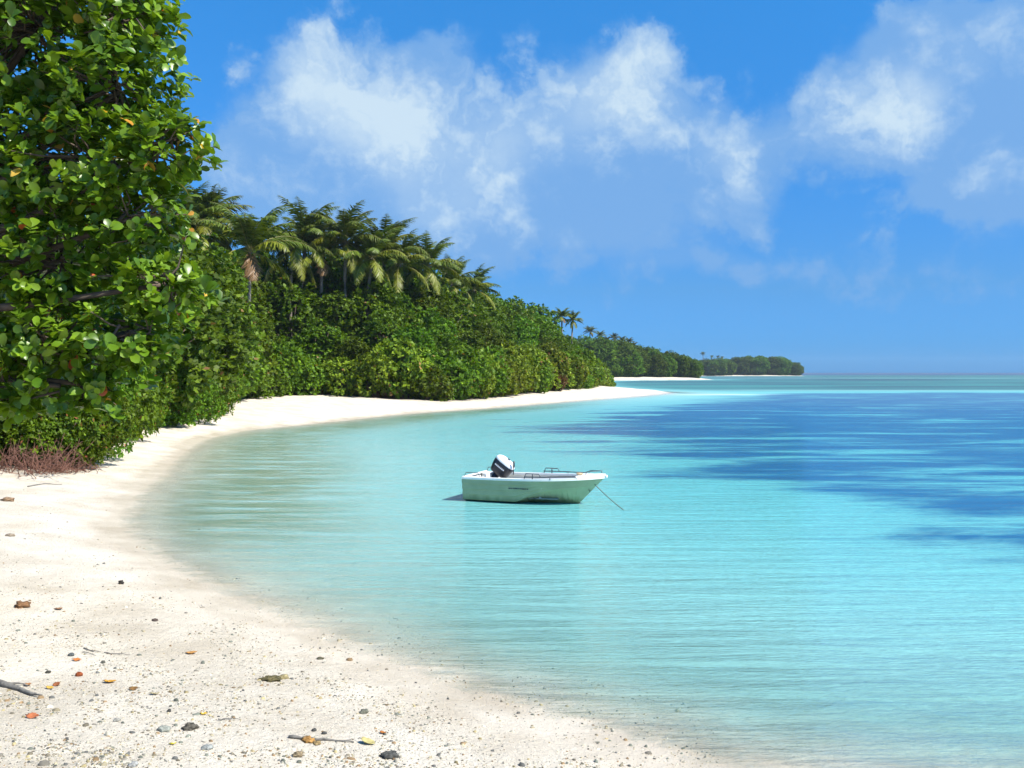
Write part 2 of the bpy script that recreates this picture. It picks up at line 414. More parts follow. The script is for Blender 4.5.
def lobe_points(r, lobes, n, shell=(.72, 1.04), low_cut=None):
    """lobes: (cx,cy,cz,rx,ry,rz). points near the surface of the union, with outward normals"""
    Lb = np.array(lobes); w = (Lb[:, 3] * Lb[:, 5]); w = w / w.sum()
    i = r.choice(len(Lb), n, p=w); d = unit(r.normal(size=(n, 3)))
    rad = r.uniform(*shell, (n, 1)) ** .7
    # uneven surface: each lobe has its own bumps
    bump = 1 + .13 * np.sin(d[:, :1] * 7 + i[:, None] * 1.7) * np.sin(d[:, 1:2] * 6 + i[:, None]) + .08 * np.sin(d[:, 2:3] * 13 + i[:, None] * 2.1)
    p = Lb[i, :3] + d * Lb[i, 3:] * rad * bump
    keep = np.ones(n, bool)
    for j, l in enumerate(Lb):
        inside = ((((p - l[:3]) / l[3:]) ** 2).sum(1) < .52) & (i != j)
        keep &= ~inside
    if low_cut is not None: keep &= p[:, 2] > low_cut
    return p[keep], d[keep]

def limb_set(mb, root, targets, r0, r, sag=.1, n=7, mid_frac=.45, tip=.25):
    for t in targets:
        a = Vector(root); b = Vector(t)
        m1 = a.lerp(b, .33) + Vector((r.normal(0, .08), r.normal(0, .08), .12 + sag)) * (b - a).length * .35
        m2 = a.lerp(b, .7) + Vector((r.normal(0, .06), r.normal(0, .06), sag)) * (b - a).length * .25
        mb.tube([a, m1, m2, b], [r0, r0 * .7, r0 * .45, r0 * tip], n)

# ------------------------------------------------------------------ the near tree on the left
def near_tree():
    r = np.random.default_rng(21)
    gx, gy = -8.1, 9.6
    gz = float(ground(gx, gy)[0])
    root = empty('broadleaf_tree', (gx, gy, gz))
    tag(root, 'big leafy tree with glossy round green leaves filling the left edge beside the sand', 'tree')
    O = np.array([gx, gy, gz])
    # px, py, depth, rx, ry, rz in metres
    LB = [(40, 30, 9.6, 1.15, 1.0, .95), (128, 18, 9.1, .50, .6, .5), (120, 90, 9.1, .62, .7, .55), (160, 145, 8.8, .42, .5, .36), (95, 165, 9.1, .80, .8, .62),
          (20, 150, 9.7, 1.1, 1.0, .9), (140, 215, 9.0, .45, .6, .42), (60, 260, 9.2, .85, .8, .62), (160, 285, 8.8, .44, .5, .30), (128, 335, 8.8, .40, .5, .34),
          (60, 345, 9.0, .62, .6, .50), (0, 355, 9.3, .7, .7, .52), (60, 386, 8.9, .42, .45, .20), (10, 398, 9.0, .4, .45, .2), (95, 385, 8.9, .28, .35, .22),
          (-90, 220, 10.2, 1.5, 1.4, 1.3), (-120, 40, 10.3, 1.7, 1.5, 1.4), (-40, -90, 10.2, 1.6, 1.5, 1.2), (90, -50, 9.6, .95, 1.0, .8), (-200, 150, 9.6, 1.5, 1.5, 1.5), (-110, 350, 9.8, .9, .9, .7)]
    lobes = []
    for px, py, d, a, b, c in LB:
        p = P3(px, py, d) - O; lobes.append((*p, a, b, c))
    pos, d = lobe_points(r, lobes, 11500, (.45, 1.06))
    # loose gaps
    g = np.sin(pos[:, 0] * 5.1 + 1) * np.sin(pos[:, 1] * 4.3) * np.sin(pos[:, 2] * 5.7 + 2)
    k = g > -.40; pos, d = pos[k], d[k]
    # separate tip sprays reaching out of the crown
    tips = [(206, 143, 8.7), (212, 160, 8.7), (198, 155, 8.7), (178, 20, 9.0), (176, 60, 9.0), (182, 82, 8.9), (172, 8, 9.0), (192, 118, 8.8), (205, 290, 8.6), (220, 300, 8.6),
            (188, 275, 8.6), (196, 312, 8.6), (186, 236, 8.8), (182, 200, 8.8), (168, 352, 8.7), (182, 340, 8.7), (148, 380, 8.7), (115, 415, 8.7), (40, 410, 8.8), (75, 405, 8.8)]
    tp = np.array([P3(*t) - O for t in tips]); tp = np.concatenate([tp, tp + r.normal(0, .05, tp.shape)])
    td = unit(np.c_[np.full(len(tp), .7), np.full(len(tp), -.4), np.full(len(tp), .4)] + r.normal(0, .4, tp.shape))
    pos = np.concatenate([pos, tp]); d = np.concatenate([d, td])
    axis = unit(d * .7 + np.array([.1, -.1, .75]) + r.normal(0, .35, d.shape))
    cols = greens((.030, .085, .005), (.16, .27, .015), [(.42, .22, .03), (.5, .34, .05), (.36, .10, .03)], .011, .25)
    V, Fs, Cc = rosettes(r, pos, axis, 6, .120, .90, LEAF_BROAD, cols, (.75, 1.5), .30)
    crown = link('crown', np_mesh('crown', V, Fs, True, Cc), M['leaf_near'], root)
    mb = MB()
    mb.tube([(0, 0, -.2), (.1, 0, 1.1), (.25, -.05, 2.1), (.6, 0, 3.0)], [.30, .25, .22, .17], 12)
    cen = [Vector(l[:3]) for l in lobes]
    limb_set(mb, (.55, 0, 2.8), cen, .085, r, .05)
    # twigs to the leaf clusters
    for i in r.choice(len(pos), 1300, replace=False):
        p = Vector(pos[i]); c = min(cen, key=lambda q: (q - p).length)
        a = c.lerp(p, .15) + Vector(r.normal(0, .06, 3)); m = a.lerp(p, .55) + Vector((0, 0, -.05)) + Vector(r.normal(0, .04, 3))
        mb.tube([a, m, p], [.014, .010, .005], 5, cap=False)
    mb.build('trunk', M['bark'], root, True)
near_tree()

# ------------------------------------------------------------------ shrubs and trees of the bank
def make_bush_mesh(seed, R_, H, leaf, n_ros, per, tmpl, base, alt, odd=None, podd=0, nl=9, zbase=0.0, width=1.0):
    r = np.random.default_rng(seed); lobes = [(0, 0, zbase + H * .45, R_ * .72, R_ * .72, H * .5)]
    for i in range(nl):
        a = 2 * math.pi * i / nl + r.uniform(-.4, .4); rr = R_ * r.uniform(.42, .68); s = R_ * r.uniform(.26, .46)
        zz = H * r.uniform(.22, .78)
        rr *= 1.0 - max(0, zz / H - .5) * .8
        lobes.append((rr * math.cos(a), rr * math.sin(a), zbase + zz, s, s, s * r.uniform(.75, 1.0)))
    for i in range(4):
        a = r.uniform(0, 6.28); rr = R_ * r.uniform(0, .4); s = R_ * r.uniform(.22, .36)
        lobes.append((rr * math.cos(a), rr * math.sin(a), zbase + H * r.uniform(.72, .9), s, s, s * .8))
    pos, d = lobe_points(r, lobes, n_ros, (.7, 1.1), zbase * .0 + .03)
    axis = unit(d * .75 + np.array([0, 0, .6]) + r.normal(0, .35, d.shape))
    cf = greens(base, alt, odd, podd, .3)
    V, Fs, Cc = rosettes(r, pos, axis, per, leaf, width, tmpl, cf, (.6, 1.45), .3)
    return np_mesh('crown', V, Fs, False, Cc), lobes

def stems_mesh(seed, lobes, r0, base=(0, 0, -.2), trunk=None):
    r = np.random.default_rng(seed); mb = MB()
    if trunk:
        mb.tube([(0, 0, -.3), (r.normal(0, .15), r.normal(0, .15), trunk * .5), (0, 0, trunk)], [r0 * 1.3, r0, r0 * .8], 8)
        o_ = (0, 0, trunk * .96)
    else: o_ = base
    limb_set(mb, o_, [l[:3] for l in lobes[1:]], r0 * .55, r, .02, 5)
    me = bpy.data.meshes.new('trunk'); me.from_pydata(mb.v, [], mb.f)
    for p in me.polygons: p.use_smooth = True
    me.materials.append(M['bark']); return me

G_DARK, G_BRIGHT = (.026, .072, .006), (.135, .24, .012)  # darker and brighter leaf greens, mixed at random
G_YEL = (.22, .30, .02)
shrubs, trees_, nears = [], [], []
for s in range(5):
    me, lb = make_bush_mesh(100 + s, 2.5, 2.9, .27, 1500, 5, LEAF_FAR, G_DARK, (G_BRIGHT if s < 3 else G_YEL), [(.22, .13, .04)], .012)
    me.materials.append(M['leaf']); shrubs.append((me, stems_mesh(200 + s, lb, .10)))
full_ = []
for s in range(5):
    me, lb = make_bush_mesh(700 + s, 3.4, 9.7, .34, 3600, 5, LEAF_FAR, (.024, .070, .006), (.12, .22, .012), [(.2, .14, .05)], .006, 22)
    me.materials.append(M['leaf']); full_.append((me, stems_mesh(800 + s, lb, .17, trunk=3.0)))
for s in range(3):
    me, lb = make_bush_mesh(500 + s, 1.9, 2.5, .13, 3600, 6, LEAF_MID, (.03, .085, .006), (.13, .24, .012), [(.25, .12, .04)], .02, 11)
    me.materials.append(M['leaf']); nears.append((me, stems_mesh(600 + s, lb, .07)))

def put(name, pair, x_, y_, s, sz=None, rz=None, label=None, cat='shrub', group=None, z_=None, tilt=0):
    root = empty(name, (x_, y_, float(ground(x_, y_)[0]) if z_ is None else z_), random.uniform(0, 6.28) if rz is None else rz)
    root.scale = (s, s, sz or s)
    link('crown' if 'tree' in name or 'palm' in name else 'foliage', pair[0], None, root)
    link('trunk' if 'tree' in name or 'palm' in name else 'stems', pair[1], None, root)
    tag(root, label, cat, group)
    return root

# near clump at the left (below the big tree)
near_spots = [(-40, 27, 1.25, 1.5), (8, 28, 1.05, 1.3), (48, 28.3, 1.0, 1.25), (78, 29.5, .95, 1.2), (30, 30.5, 1.4, 1.9), (72, 32, 1.1, 1.6), (-30, 31, 1.6, 2.2),
              (62, 30, 1.3, 1.6), (-60, 34, 2.4, 4.0), (0, 40, 2.6, 4.6), (60, 42, 2.4, 4.4), (30, 35, 1.8, 2.5), (78, 36.5, 1.3, 2.1)]
for i, (px, d, s, sz) in enumerate(near_spots):
    lab = 'leafy green shrub in the clump at the sand edge below the big tree'
    put('shrub', nears[i % 3], (px - HX) / F * d, d, s, sz, label=lab, group='shrubs clumped below the big tree')
mid_spots = [(132, 47, 1.1, 1.4), (158, 50, 1.15, 1.4), (188, 53, 1.1, 1.35), (204, 57.0, 1.0, 1.35), (130, 51, 1.6, 2.4), (166, 55, 1.7, 2.4), (198, 58, 1.5, 2.2), (214, 59, 1.0, 1.5), (120, 52, 2.2, 3.4), (165, 58, 2.2, 3.3), (100, 41, 1.6, 2.6)]
for i, (px, d, s, sz) in enumerate(mid_spots):
    put('shrub', nears[(i + 1) % 3], (px - HX) / F * d, d, s, sz, label='dense green shrub overhanging the narrow beach between the big tree and the palms', group='shrubs at the bend of the beach')

for i, (px, d, h) in enumerate([(70, 44, 10.5), (110, 46, 11.0), (150, 50, 11.5), (30, 42, 10), (185, 58, 12.0), (130, 58, 12.5), (-20, 42, 10.5), (200, 66, 12.5)]):
    put('broadleaf_tree', full_[i % 5], (px - HX) / F * d, d, h / 9.9 * 1.05, h / 9.9, label='dark tall tree behind the shrubs in the shade between the big tree and the palms', cat='tree', group='dark trees behind the big tree')

# the long bank
sil_px = [0, 150, 240, 280, 330, 400, 440, 500, 530, 560, 600, 625]
sil_py = [250, 265, 276, 246, 242, 250, 266, 291, 301, 313, 331, 352]
r = np.random.default_rng(5)
gx, gy = np.meshgrid(np.arange(-75, 30, 2.9), np.arange(30, 232, 2.9))
gx = gx + (np.arange(gx.shape[0]) % 2)[:, None] * 1.45
gx = (gx + r.uniform(-.8, .8, gx.shape)).ravel(); gy = (gy + r.uniform(-.8, .8, gy.shape)).ravel()
t = poly_sd(BPOLY, gx, gy)
px = HX + gx / gy * F
n_s = n_t = 0
order = np.argsort(t)
placed_t = []
for i in order:
    if t[i] < 1.3 or t[i] > 24 or px[i] < 60 or px[i] > 640: continue
    X, Y = gx[i], gy[i]
    g = float(ground(X, Y)[0])
    front = 2.3 + 1.02 * (t[i] - 1)
    cap = CAMZ + (HY - np.interp(px[i], sil_px, sil_py)) * Y / F - g
    if 222 < px[i] < 286 and Y < 84 and t[i] > 4: cap -= 3.6
    h = min(front, cap)
    if px[i] < 235 and Y < 62: continue
    if h < 6.3:
        if t[i] > 10: continue
        s = h / 3.0 * r.uniform(.9, 1.1); s = min(max(s, .75), 1.7)
        yel = Y > 78 and px[i] > 330 and t[i] < 4.5 and r.random() < .6
        k = (3 + n_s % 2) if yel else n_s % 3
        if yel:
            lab, grp = 'yellow-green bushy shrub low at the front of the long green bank behind the beach', 'yellow-green shrubs along the bank front'
        else:
            lab, grp = 'dark green bushy shrub at the front of the long green bank behind the beach', 'dark green shrubs along the bank front'
        put('shrub', shrubs[k], X, Y, s, s * r.uniform(.95, 1.2), label=lab, group=grp)
        n_s += 1
    else:
        sp = 3.9 if t[i] < 13 else 5.6
        if any((X - a) ** 2 + (Y - b) ** 2 < sp * sp for a, b in placed_t): continue
        h *= r.uniform(.86, 1.03)
        placed_t.append((X, Y)); s = h / 9.9
        put('broadleaf_tree', full_[n_t % 5], X, Y, s * r.uniform(.95, 1.15) if h > 8 else s * 1.3, s, label='green bushy tree in the packed wood on the bank behind the shrubs', cat='tree', group='broadleaf trees packed on the bank')
        n_t += 1
print('bank shrubs', n_s, 'trees', n_t)

me, lb = make_bush_mesh(950, 1.7, 2.2, .24, 900, 5, LEAF_FAR, (.07, .055, .012), (.20, .13, .025), None, 0)
me.materials.append(M['leaf'])
X_, Y_, Z_ = at(554, 391)
put('shrub', (me, stems_mesh(951, lb, .07)), X_, Y_, 1.15, label='orange-brown half-dead shrub at the foot of the bank near its right end', z_=Z_)

# ------------------------------------------------------------------ palms
def palm_meshes(seed, wind=.32):
    r = np.random.default_rng(seed)
    Vb, Db, Nb, Lb, Cb = [], [], [], [], []
    rach = MB(); dead = MB()
    nf = 24; H = 11.0
    for i in range(nf):
        az = i * 2.399 + r.uniform(-.25, .25)
        el0 = math.radians(r.uniform(60, 84) if i < 9 else (r.uniform(15, 58) if i < 20 else r.uniform(-38, 12)))
        Lf = r.uniform(3.9, 4.9) * (.8 if i < 4 else 1)
        if i == 23 and seed == 900: Lf *= .62
        hd = np.array([math.cos(az), math.sin(az), 0.]); p = np.array([0, 0, H]); el = el0; pts = [p]
        seg = 14
        for k in range(seg):
            el -= math.radians(1.8 + k * .52) * (1.0 if el > -1.2 else .1)
            dirv = hd * math.cos(el) + np.array([0, 0, math.sin(el)])
            hd = unit(hd + np.array([wind * .10, -wind * .02, 0]))
            p = p + unit(dirv) * Lf / seg; pts.append(p)
        pts = np.array(pts); brown = (i == 23 and seed == 900)
        rach.tube([Vector(v) for v in pts], list(np.linspace(.045, .008, seg + 1)), 4, c=(.20, .19, .06) if not brown else (.3, .18, .07), cap=False)
        n = 46
        for s_ in (-1, 1):
            u = np.linspace(.12, .99, n); f = u * seg; a = np.clip(f.astype(int), 0, seg - 1); w = (f - a)[:, None]
            base = pts[a] * (1 - w) + pts[a + 1] * w; tan = unit(pts[a + 1] - pts[a])
            side = unit(np.cross(tan, [0, 0, 1.])) * s_
            up = np.cross(side * s_, tan)
            droop = .15 + .45 * r.random((n, 1))
            dd = unit(side * .75 + tan * .65 - np.array([0, 0, 1.]) * droop + np.array([wind * .35, 0, 0]) + r.normal(0, .08, (n, 3)))
            ll = np.sin(np.pi * np.clip(u * .88 + .12, 0, 1)) ** .6 * 1.0 * r.uniform(.85, 1.1, n)
            c = np.array([.075, .115, .012]) * (1 - u[:, None] * .0) * r.uniform(.7, 1.35, (n, 1))
            if brown: c = np.array([.17, .10, .035]) * r.uniform(.6, 1.2, (n, 1))
            elif i > 16: c = c * np.array([1.7, 1.35, 1.0])
            Vb.append(base); Db.append(dd); Nb.append(up + r.normal(0, .2, (n, 3))); Lb.append(ll); Cb.append(c)
    T = (np.array([(0, .5, 0), (0, -.5, 0), (.45, .55, -.02), (.45, -.55, -.02), (1, 0, -.22)]) * np.array([1, .11, 1]), [np.array([(0, 1, 3, 2)]), np.array([(2, 3, 4)])])
    V, Fs, Cc = scatter_leaves(np.concatenate(Vb), np.concatenate(Db), unit(np.concatenate(Nb)), np.concatenate(Lb), 1.0, T, np.concatenate(Cb))
    # rachis joined into the crown
    off = len(V); rv = np.array(rach.v); rf = np.array(rach.f) + off
    V = np.r_[V, rv]; Cc = np.r_[Cc, np.array(rach.c)]; Fs = list(Fs) + [rf]
    crown = np_mesh('crown', V, Fs, False, Cc); crown.materials.append(M['frond'])
    mb = MB(); lean = r.uniform(-.5, .5)
    pts = [(lean * math.sin(math.pi * k / 12) * 1.0, .3 * lean * math.sin(math.pi * k / 12), -.3 + (H + .3) * k / 12) for k in range(13)]
    mb.tube(pts, [.24] + [.17 - .004 * k for k in range(1, 13)], 10)
    me = bpy.data.meshes.new('trunk'); me.from_pydata(mb.v, [], mb.f); me.materials.append(M['palm_bark'])
    for p_ in me.polygons: p_.use_smooth = True
    nuts = MB()
    for k in range(9):
        a = k * .7; c_ = Vector((.25 * math.cos(a), .25 * math.sin(a), H - .25 - .12 * (k % 3)))
        nuts.tube([c_ + Vector((0, 0, .15)), c_ + Vector((0, 0, .09)), c_, c_ - Vector((0, 0, .1)), c_ - Vector((0, 0, .15))], [.02, .10, .13, .09, .02], 7)
    mn = bpy.data.meshes.new('coconuts'); mn.from_pydata(nuts.v, [], nuts.f); mn.materials.append(M['nut'])
    return crown, me, mn
M['nut'] = paint('coconut_husk', (.12, .10, .03), .7, .3)
palms = [palm_meshes(900 + k) for k in range(4)]
def put_palm(k, px, py, d, fl, label, group=None, rz=None, big=True, tmin=12.5, fs=.85):
    """fl: frond scale; crown centre seen at px,py at distance d"""
    while d < 300 and px < 560 and float(poly_sd(BPOLY, (px - HX) / F * d, d)[0]) < tmin: d += 1.5
    X = (px - HX) / F * d; z = CAMZ + (HY - py) / F * d
    g = float(ground(X, d)[0]); H = z - g
    root = empty('coconut_palm', (X, d, g), rz if rz is not None else random.uniform(-1.3, 1.3))
    sc = H / 11.0
    root.scale = (fl, fl, fl) if abs(fl - sc) < .02 else (sc, sc, sc)
    c, t_, n_ = palms[k % 4]
    for nm, me_ in (('crown', c),) + ((('coconuts', n_),) if big else ()):
        o_ = link(nm, me_, None, root); o_.scale = (fs, fs, fs); o_.location = (0, 0, 11.0 * (1 - fs))
    link('trunk', t_, None, root)
    tag(root, label, 'palm tree', group)
    return root
put_palm(0, 250, 252, 62, 1, 'largest coconut palm, with drooping fronds and one brown frond, nearest to the big tree', tmin=3.0, fs=1.15, rz=.2)
put_palm(1, 203, 238, 60, 1, 'coconut palm with wide arching fronds just right of the big tree crown')
put_palm(1, 428, 266, 92, 1, 'coconut palm with upswept fronds against the sky on the slope of the wood')
put_palm(2, 474, 290, 100, 1, 'last small coconut palm at the low right end of the palm row')
put_palm(3, 372, 258, 90, 1, 'coconut palm with one upright spear frond in the middle of the palm row')
for k, (a, b, d) in enumerate([(186, 226, 66), (205, 226, 86), (292, 250, 84), (306, 240, 94), (322, 256, 84), (346, 242, 96), (400, 264, 96), (452, 284, 98), (150, 240, 70), (385, 250, 104)]):
    put_palm(k, a, b, d, 1, 'coconut palm with wind-blown fronds in the crowded palm row above the shrubs', 'coconut palms crowded along the top of the wood', big=False)
for k, (a, b, d) in enumerate([(562, 317, 172), (573, 320, 176)]):
    put_palm(k, a, b, d, 1, ['left', 'right'][k] + ' one of the two small palms poking above the middle of the falling treeline', rz=.3, big=False, fs=.5)

for i, (px, d, py) in enumerate([(232, 92, 250), (262, 100, 252), (285, 104, 246), (312, 104, 246), (340, 108, 250), (210, 84, 246), (250, 110, 240), (366, 112, 256)]):
    g = float(ground((px - HX) / F * d, d)[0]); h = CAMZ + (HY - py) / F * d - g
    put('broadleaf_tree', full_[i % 5], (px - HX) / F * d, d, h / 9.9 * .85, h / 9.9, label='tall dark tree filling the gaps between the trunks in the palm row', cat='tree', group='dark trees among the palms')

# ------------------------------------------------------------------ the two far headlands
r = np.random.default_rng(8)
for i in range(80):
    u = r.random(); X = 20 + u * 68; Y = 392 + u * 32 + r.uniform(1, 28) + (0 if X > 40 else 6)
    if float(sdist(X, Y)[0]) < 1.5: continue
    px_ = HX + X / Y * F
    h = np.interp(px_, [560, 600, 640, 680, 704, 712], [19, 18, 14.5, 11.5, 9, 5]) * r.uniform(.85, 1.08)
    s = h / 9.9
    put('broadleaf_tree', full_[i % 5], X, Y, s * 1.35, s, label='small dark tree on the middle headland beyond the sand spit', cat='tree', group='trees on the middle headland')
for k, (a, b, d) in enumerate([(600, 336, 428), (607, 341, 430), (614, 338, 432), (622, 341, 428), (629, 342, 432), (634, 346, 434), (618, 344, 432), (640, 350, 436), (590, 332, 425), (645, 352, 438)]):
    put_palm(k, a, b, d, 1, 'dark palm with a ragged crown on the middle headland where the near wood ends', 'palms on the middle headland', big=False, fs=.5)
for i in range(95):
    px_ = r.uniform(690, 803); Y = r.uniform(868, 905) - (0 if px_ > 730 else 25); X = (px_ - HX) / F * Y
    if float(sdist(X, Y)[0]) < 3: continue
    h = np.interp(px_, [690, 720, 760, 790, 802], [15, 17, 20, 18, 9]) * r.uniform(.8, 1.05); s = h / 9.9
    put('broadleaf_tree', full_[i % 5], X, Y, s * 1.6, s * .95, label='tiny hazy tree on the farthest headland at the horizon', cat='tree', group='trees on the farthest headland')
for k, (a, b, d) in enumerate([(703, 354, 860), (712, 357, 870), (718, 357, 880), (722, 358, 870)]):
    put_palm(k, a, b, d, 1, 'tiny palm standing above the left end of the farthest headland', 'palms above the farthest headland', big=False, fs=.4)

# ------------------------------------------------------------------ dry red-brown twigs under the near clump
def dry_bush(px, py, w, h, seed, label):
    r = np.random.default_rng(seed); X, Y, Z = at(px, py); mb = MB()
    for i in range(150):
        a = Vector((r.uniform(-w, w) * .8, r.uniform(-.5, .9), 0)); t_ = Vector((r.normal(.15, .5), r.normal(-.15, .35), abs(r.normal(.7, .5)) * h)).normalized() * r.uniform(.35, 1.0) * h * 1.4
        m = a + t_ * .5 + Vector(r.normal(0, .06, 3)); e = a + t_ + Vector(r.normal(0, .08, 3))
        mb.tube([a, m, e], [.014, .010, .004], 4, cap=False)
        for q_ in range(2):
            s_ = m.lerp(e, r.random()); mb.tube([s_, s_ + Vector(r.normal(0, .16, 3))], [.007, .003], 4, cap=False)
    o = mb.build('dry_bush', M['twig'], loc=(X, Y, Z - .03)); tag(o, label, 'dead shrub'); return o
dry_bush(22, 472, 1.3, .85, 3, 'tangle of dry reddish-brown twigs on the sand under the green clump')
dry_bush(352, 395, 2.4, 1.1, 5, 'patch of bare brown stems at the foot of the bank, left of the orange-brown shrub')
dry_bush(388, 398, 2.2, 1.0, 6, 'second patch of bare brown stems along the foot of the bank')
dry_bush(58, 470, .9, .5, 4, 'low heap of dead grey-brown twigs beside the reddish tangle under the clump')

# ------------------------------------------------------------------ boat
def hull_mat():
    m = paint('weathered_green_hull', (.36, .39, .23), .45, .4, var=.10, scale=3); nt = m.node_tree; L = nt.links.new; b = nt.nodes['Principled BSDF']
    src = b.inputs['Base Color'].links[0].from_socket
    tc = nd(nt, 'ShaderNodeTexCoord'); sp = nd(nt, 'ShaderNodeSeparateXYZ'); L(tc.outputs['Object'], sp.inputs[0])
    mp = nd(nt, 'ShaderNodeMapping'); mp.inputs['Scale'].default_value = (3, 3, .6); L(tc.outputs['Object'], mp.inputs[0])
    n = nd(nt, 'ShaderNodeTexNoise', i_Scale=3.0, i_Detail=6.0); L(mp.outputs[0], n.inputs[0])
    a = nd(nt, 'ShaderNodeMath', operation='MULTIPLY_ADD'); L(n.outputs[0], a.inputs[0]); a.inputs[1].default_value = -.22; L(sp.outputs[2], a.inputs[2])
    r = nd(nt, 'ShaderNodeMapRange', interpolation_type='SMOOTHSTEP'); L(a.outputs[0], r.inputs[0]); r.inputs[1].default_value = -.08; r.inputs[2].default_value = .10; r.inputs[3].default_value = .75; r.inputs[4].default_value = 0
    mx = nd(nt, 'ShaderNodeMix', data_type='RGBA'); L(r.outputs[0], mx.inputs[0]); L(src, mx.inputs[6]); mx.inputs[7].default_value = (.10, .15, .045, 1); L(mx.outputs[2], b.inputs['Base Color'])
    return m

def boat():
    bow = Vector((2.40, 23.1, 0)); stern = Vector((-1.03, 24.5, 0))
    L = (bow - stern).length; root = empty('dinghy', stern, math.atan2(bow.y - stern.y, bow.x - stern.x))
    tag(root, 'small pale green open motor boat moored in the shallow turquoise water', 'boat')
    N = 26
    def prof(u):
        g = .62 + .10 * u ** 2.2                                # gunwale height
        bg = .78 * (1 - max(0, (u - .42) / .58) ** 2.4) ** .75 if u < 1 else 0   # half beam at the gunwale
        bg = max(bg, .012)
        k = -.13 + .06 * u + max(0, (u - .80) / .20) ** 2.0 * .0
        cz = .04 + .44 * (1 - math.exp(-max(0, u - .42) / .15))          # chine
        bc = bg * (.88 - .32 * u ** 2)
        return g, bg, k, cz, bc
    def sect(u):
        g, bg, k, cz, bc = prof(u)
        rake = lambda z_: 0.0 if u < .72 else ((u - .72) / .28) ** 1.5 * (z_ - g) * 1.02  # stem leans forward
        pts = []
        ns = 4
        for j in range(ns + 1):
            f = j / ns; z_ = g + (cz - g) * f; yy = bg + (bc - bg) * f
            pts.append((yy, z_))
            if j < ns: pts.append((yy + (bc - bg) / ns * .9 - 0.0, z_ + (cz - g) / ns * .93)) ; 
            if j < ns: pts[-1] = (pts[-1][0], pts[-1][1])
        # press each strake: lower edge stands 12 mm proud
        out_ = []
        for j, (yy, z_) in enumerate(pts):
            pr = .036 * min(1, bg / .3) if j % 2 == 1 else 0
            out_.append((yy + pr, z_))
        out_.append((0.0, k))
        return [(u * L + rake(z_), yy, z_) for yy, z_ in out_]
    us = [i / (N - 1) for i in range(N)]; secs = [sect(u) for u in us]; m = len(secs[0])
    mb = MB()
    for s_ in (1, -1):
        b = len(mb.v)
        for sc in secs: mb.v += [(a, s_ * y_, z_) for a, y_, z_ in sc]; mb.c += [(1, 1, 1)] * m
        for i in range(N - 1):
            for j in range(m - 1):
                f = (b + i * m + j, b + (i + 1) * m + j, b + (i + 1) * m + j + 1, b + i * m + j + 1)
                mb.f.append(f if s_ > 0 else f[::-1])
    # transom
    t0 = secs[0]; mb.add([(a, y_, z_) for a, y_, z_ in t0] + [(a, -y_, z_) for a, y_, z_ in t0[::-1]], [tuple(range(2 * m))])
    hull = mb.build('hull', hull_mat(), root)
    md = hull.modifiers.new('thick', 'SOLIDIFY'); md.thickness = .012; md.offset = -1; hull.data.materials.append(M['inside']); md.material_offset = 1
    # sole inside
    mb = MB(); vs = []
    for u in us[:18]:
        g, bg, k, cz, bc = prof(u); vs.append((u * L + .02, max(bc * .9 - .02, .02), .13))
    n = len(vs); mb.add(vs + [(a, -b_, c) for a, b_, c in vs], [(i, i + 1, n + i + 1, n + i) for i in range(n - 1)])
    mb.build('floor_panel', M['inside'], root)
    # gunwale capping, both sides
    for s_ in (1, -1):
        mb = MB(); pts = []
        for u in us: g, bg, k, cz, bc = prof(u); pts.append((u * L, s_ * bg, g))
        b = len(mb.v)
        for (a, y_, z_) in pts:
            w = .045
            w = min(.13, max(abs(y_) - .01, .01)); mb.v += [(a, y_ + s_ * .022, z_ + .022), (a, y_ - s_ * w, z_ + .024), (a, y_ - s_ * w, z_ - .025), (a, y_ + s_ * .022, z_ - .03)]; mb.c += [(1, 1, 1)] * 4
        for i in range(N - 1):
            for j in range(4):
                mb.f.append((b + i * 4 + j, b + (i + 1) * 4 + j, b + (i + 1) * 4 + (j + 1) % 4, b + i * 4 + (j + 1) % 4))
        mb.f += [(b, b + 1, b + 2, b + 3), tuple(b + (N - 1) * 4 + q_ for q_ in range(4))]
        mb.build('gunwale', M['white'], root)
    # transom cap and stern corner boxes
    mb = MB(); mb.box((.03, 0, .645), (.07, 1.52, .035)); mb.build('transom_cap', M['white'], root, bevel=.006)
    for s_ in (1, -1):
        mb = MB(); mb.box((.27, s_ * .58, .50), (.46, .34, .26)); mb.build('stern_locker', M['white'], root, bevel=.02)
    # motor board
    mb = MB(); mb.box((.52, 0, .42), (.05, .80, .56)); mb.build('motor_board', M['inside'], root, bevel=.008)
    # foredeck
    mb = MB(); top = []
    for u in [.82, .86, .9, .94, .97, 1.0]:
        g, bg, k, cz, bc = prof(u); top.append((u * L, max(bg - .03, .006), g + .026 + .03 * (1 - ((u - .82) / .18)) * 0))
    n = len(top); vs = top + [(a, -b_, c) for a, b_, c in top] + [(a, 0, c + .035) for a, b_, c in top]
    fs = []
    for i in range(n - 1): fs += [(i, i + 1, 2 * n + i + 1, 2 * n + i), (2 * n + i, 2 * n + i + 1, n + i + 1, n + i)]
    mb.add(vs, fs); fd = mb.build('foredeck', M['white'], root)
    md = fd.modifiers.new('thick', 'SOLIDIFY'); md.thickness = .03
    mb = MB(); mb.box((L - .03, 0, .735), (.16, .10, .07)); mb.build('bow_cap', M['white'], root, bevel=.015)
    # seats
    for a, w in ((1.15, 1.40), (2.05, 1.26)):
        mb = MB(); mb.box((a, 0, .43), (.30, w, .045)); mb.box((a, 0, .27), (.06, w * .62, .28)); mb.build('seat', M['seat'], root, bevel=.01)
